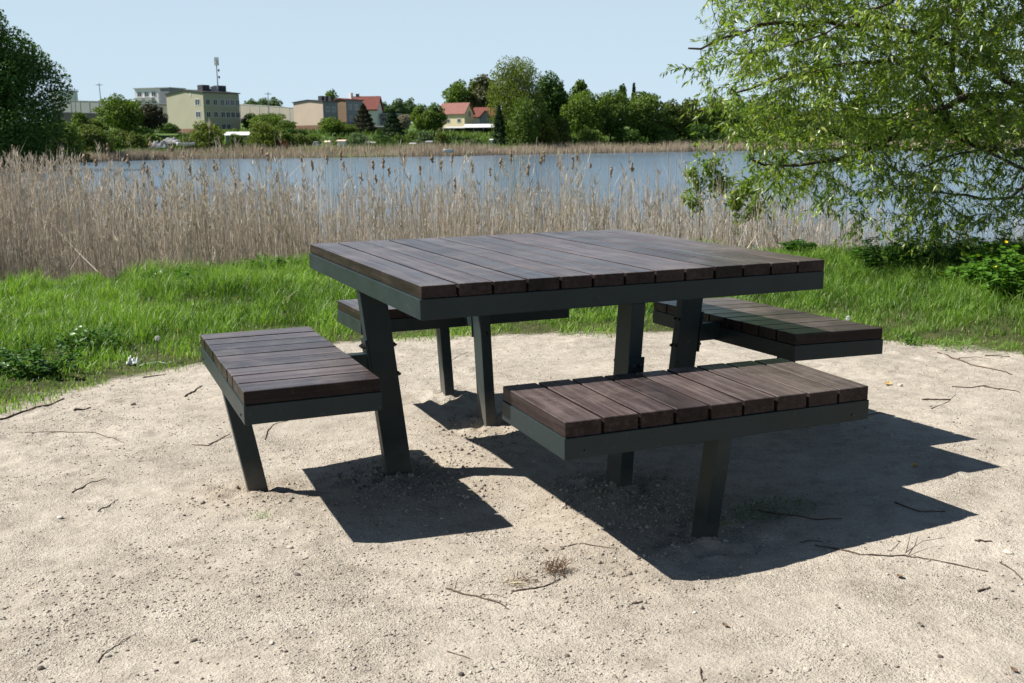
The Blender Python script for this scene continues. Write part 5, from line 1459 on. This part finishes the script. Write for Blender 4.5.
# pavilion with white roof
D = 268; p = at(497, 128, D); f = Frame(493.5, D, 0, .06); zt = zpx(470, 127.8, D); zb = zpx(470, 136.5, D)
B = building('pavilion', f, 'long low pavilion with a white sheet roof below the red-roofed houses')
mono_roof(f, -.3, 7.8, -.4, 5, zt, .95, .08, MAT['roof_white'], B); mono_roof(f, 7.9, 12.6, .2, 5, zt - .1, .5, .08, MAT['concrete'], B); boxf(f, 0, 13.0, 3.4, 4.8, zb - 2.5, zt - .02, MAT['dark_stuff'], 'back_wall', B)

for s_ in (0, 2.5, 5, 7.5, 10, 12.6): boxf(f, s_, s_ + .14, .1, .24, zb - 2.5, zt - .02, MAT['steel'], 'post', B)
# white-roofed shed by the olive block
D = 222; f = Frame(249, D, 0, .10); zt = zpx(235, 135, D); B = building('shed', f, 'grey shed with a broad white flat roof before the olive block')
boxf(f, .3, 5.4, .4, 3.2, zt - 5, zt, MAT['wall_grey'], 'wall', B); mono_roof(f, 0, 6.2, -.1, 3.6, zt - .1, .75, .07, MAT['roof_white'], B)
for s_ in (.6, 2.4, 4.1): window(f, 'a', s_, zt - 1.7, 1.1, 1.2, B) if False else None
# pink roof seen through the willow
D = 330; f = Frame(934, D, 0, .2); zt = zpx(920, 112, D); B = building('house', f, 'far house with a pinkish roof seen through the willow branches')
gable_walls(f, 0, 7.5, 0, 8, zt - 7, zt, 2.2, 'a', MAT['wall_cream'], B); gable_roof(f, 0, 7.5, 0, 8, zt, 2.3, 'a', MAT['roof_pink'], B)

# small garden sheds, tarpaulins and boats on the far bank
def small_shed(px, py, D, w_, h_, wall, roof, label, name='garden_shed', cat='shed', ang=.25):
    f = Frame(px, D, 0, ang); zt = zpx(px, py, D); B = building(name, f, label, cat)
    boxf(f, 0, w_, 0, w_ * .8, zt - h_ - 1.5, zt, wall, 'wall', B); gable_roof(f, 0, w_, 0, w_ * .8, zt, .25, 'a', roof, B, ov=.2, th=.12)
small_shed(344, 141.5, 219, 1.7, 1.5, MAT['wall_white'], MAT['wall_beige'], 'tiny white garden shed on the far bank, left of two')
small_shed(362, 141.8, 221, 2.3, 1.4, MAT['wall_white'], MAT['concrete'], 'low white garden shed on the far bank under the brownish spruce')
small_shed(374, 143.2, 224, 2.0, 1.2, MAT['dark_stuff'], MAT['concrete'], 'dark shed with grey roof beside the low white garden shed')
small_shed(328, 142.5, 216, .8, .8, MAT['wall_cream'], MAT['wall_cream'], 'tiny cream box on the shore below the beige block', 'storage_box', 'box')
small_shed(414, 144.5, 225, 1.2, 1.1, MAT['wall_grey'], MAT['concrete'], 'grey hut on the shore left of the lawn, left of its row')
small_shed(423, 145, 226, 1.5, 1.0, MAT['dark_stuff'], MAT['roof_dark'], 'dark hut on the shore in the middle of its row')
small_shed(431, 142.5, 227, 1.2, 1.6, MAT['wall_beige'], MAT['wall_grey'], 'beige hut on the shore at the right end of its row')
small_shed(283, 142.0, 214, 1.9, 1.3, MAT['orange'], MAT['orange'], 'orange-red boarded box among the bushes below the sandy wall', 'compost_box', 'box')
small_shed(492, 140.5, 238, .45, .9, MAT['frame_white'], MAT['frame_white'], 'small white post box at the right end of the lawn', 'marker_post', 'post', .1)


def boat(px, py, D, L_, label, mat, ang):
    p = at(px, py, D); o = empty('rowing_boat', tuple(p)); o.rotation_euler = (0, 0, ang); tag(o, label, 'boat')
    V = []; n = 9; m_ = 7
    for i in range(n):
        t = i / (n - 1); x = (t - .5) * L_; wd = .75 * math.sin(math.pi * (.12 + .76 * t)) ** .7; sh = .15 * (2 * t - 1) ** 2
        for j in range(m_): a = -1 + 2 * j / (m_ - 1); V.append((x, a * wd, .62 * abs(a) ** 1.8 + sh))
    F_ = [(i * m_ + j, i * m_ + j + 1, (i + 1) * m_ + j + 1, (i + 1) * m_ + j) for i in range(n - 1) for j in range(m_ - 1)]
    h = link('hull', np_mesh('hull', np.array(V), np.array(F_), smooth=True), mat, o); md = h.modifiers.new('t', 'SOLIDIFY'); md.thickness = .05
    for x in (-L_ * .2, L_ * .15): m = MB(); m.box(x - .14, x + .14, -.6, .6, .38, .43); m.build('thwart', MAT['wall_beige'], o)
boat(186, 146.3, 206, 3.6, 'white upturned-looking boat on the shore below the olive block', MAT['wall_white'], .3)
boat(449, 152.8, 208, 2.0, 'pale flat boat moored at the reeds below the lawn', MAT['concrete'], -.4)


def tarp_heap(px, py0, py1, D, wpx, label, mat, sd):
    p = at(px, py1, D); top = zpx(px, py0, D); w_ = wpx * D / FPX; h_ = top - p[2]; nx = 17; V = []
    for i in range(nx):
        for j in range(nx):
            u, v = i / (nx - 1) - .5, j / (nx - 1) - .5; e = max(0, 1 - (2 * max(abs(u), abs(v))) ** 3)
            z = h_ * e * (.6 + .7 * float(vnoise(u * 8 + sd, v * 5, 6)) + .2); q = RD * (u * w_) + HD * (v * w_ * .6); V.append((q[0], q[1], z))
    F_ = [(i * nx + j, i * nx + j + 1, (i + 1) * nx + j + 1, (i + 1) * nx + j) for i in range(nx - 1) for j in range(nx - 1)]
    o = link('covered_heap', np_mesh('covered_heap', np.array(V), np.array(F_)), mat); o.location = tuple(p); tag(o, label, 'heap')
MAT['tarp'] = plain('grey_tarpaulin', (.25, .255, .26), .8, .75, 1.1, .3)
tarp_heap(160, 141, 148, 207, 17, 'pale tarpaulin-covered heap on the shore left of the feathery willow bush', MAT['tarp'], 2)
tarp_heap(172, 137, 144, 218, 20, 'grey covered heap behind the pale tarpaulin heap', MAT['tarp'], 9)
tarp_heap(316, 141, 146, 214, 7, 'small white covered heap on the bank under the beige block', MAT['tarp'], 5)
# old post standing in the far water
p = at(688, 152, 252); o = MB(); o.tube([(0, 0, -.5), (.02, 0, 1.0), (0.05, 0, 1.9)], [.22, .18, .12], 7); ob = o.build('mooring_post', MAT['concrete_w']); ob.location = (p[0], p[1], WATER_Z); tag(ob, 'short pale post standing at the edge of the far reeds', 'post')
# shore huts' jetty plank
p = at(180, 147.6, 203); o = MB(); o.box(-4.6, 4.6, -.5, .5, .35, .5); ob = o.build('jetty', MAT['concrete_w']); ob.location = (p[0], p[1], WATER_Z + .2); ob.rotation_euler = (0, 0, math.atan2(RD[1], RD[0])); tag(ob, 'low pale landing stage at the shore under the olive block', 'jetty')
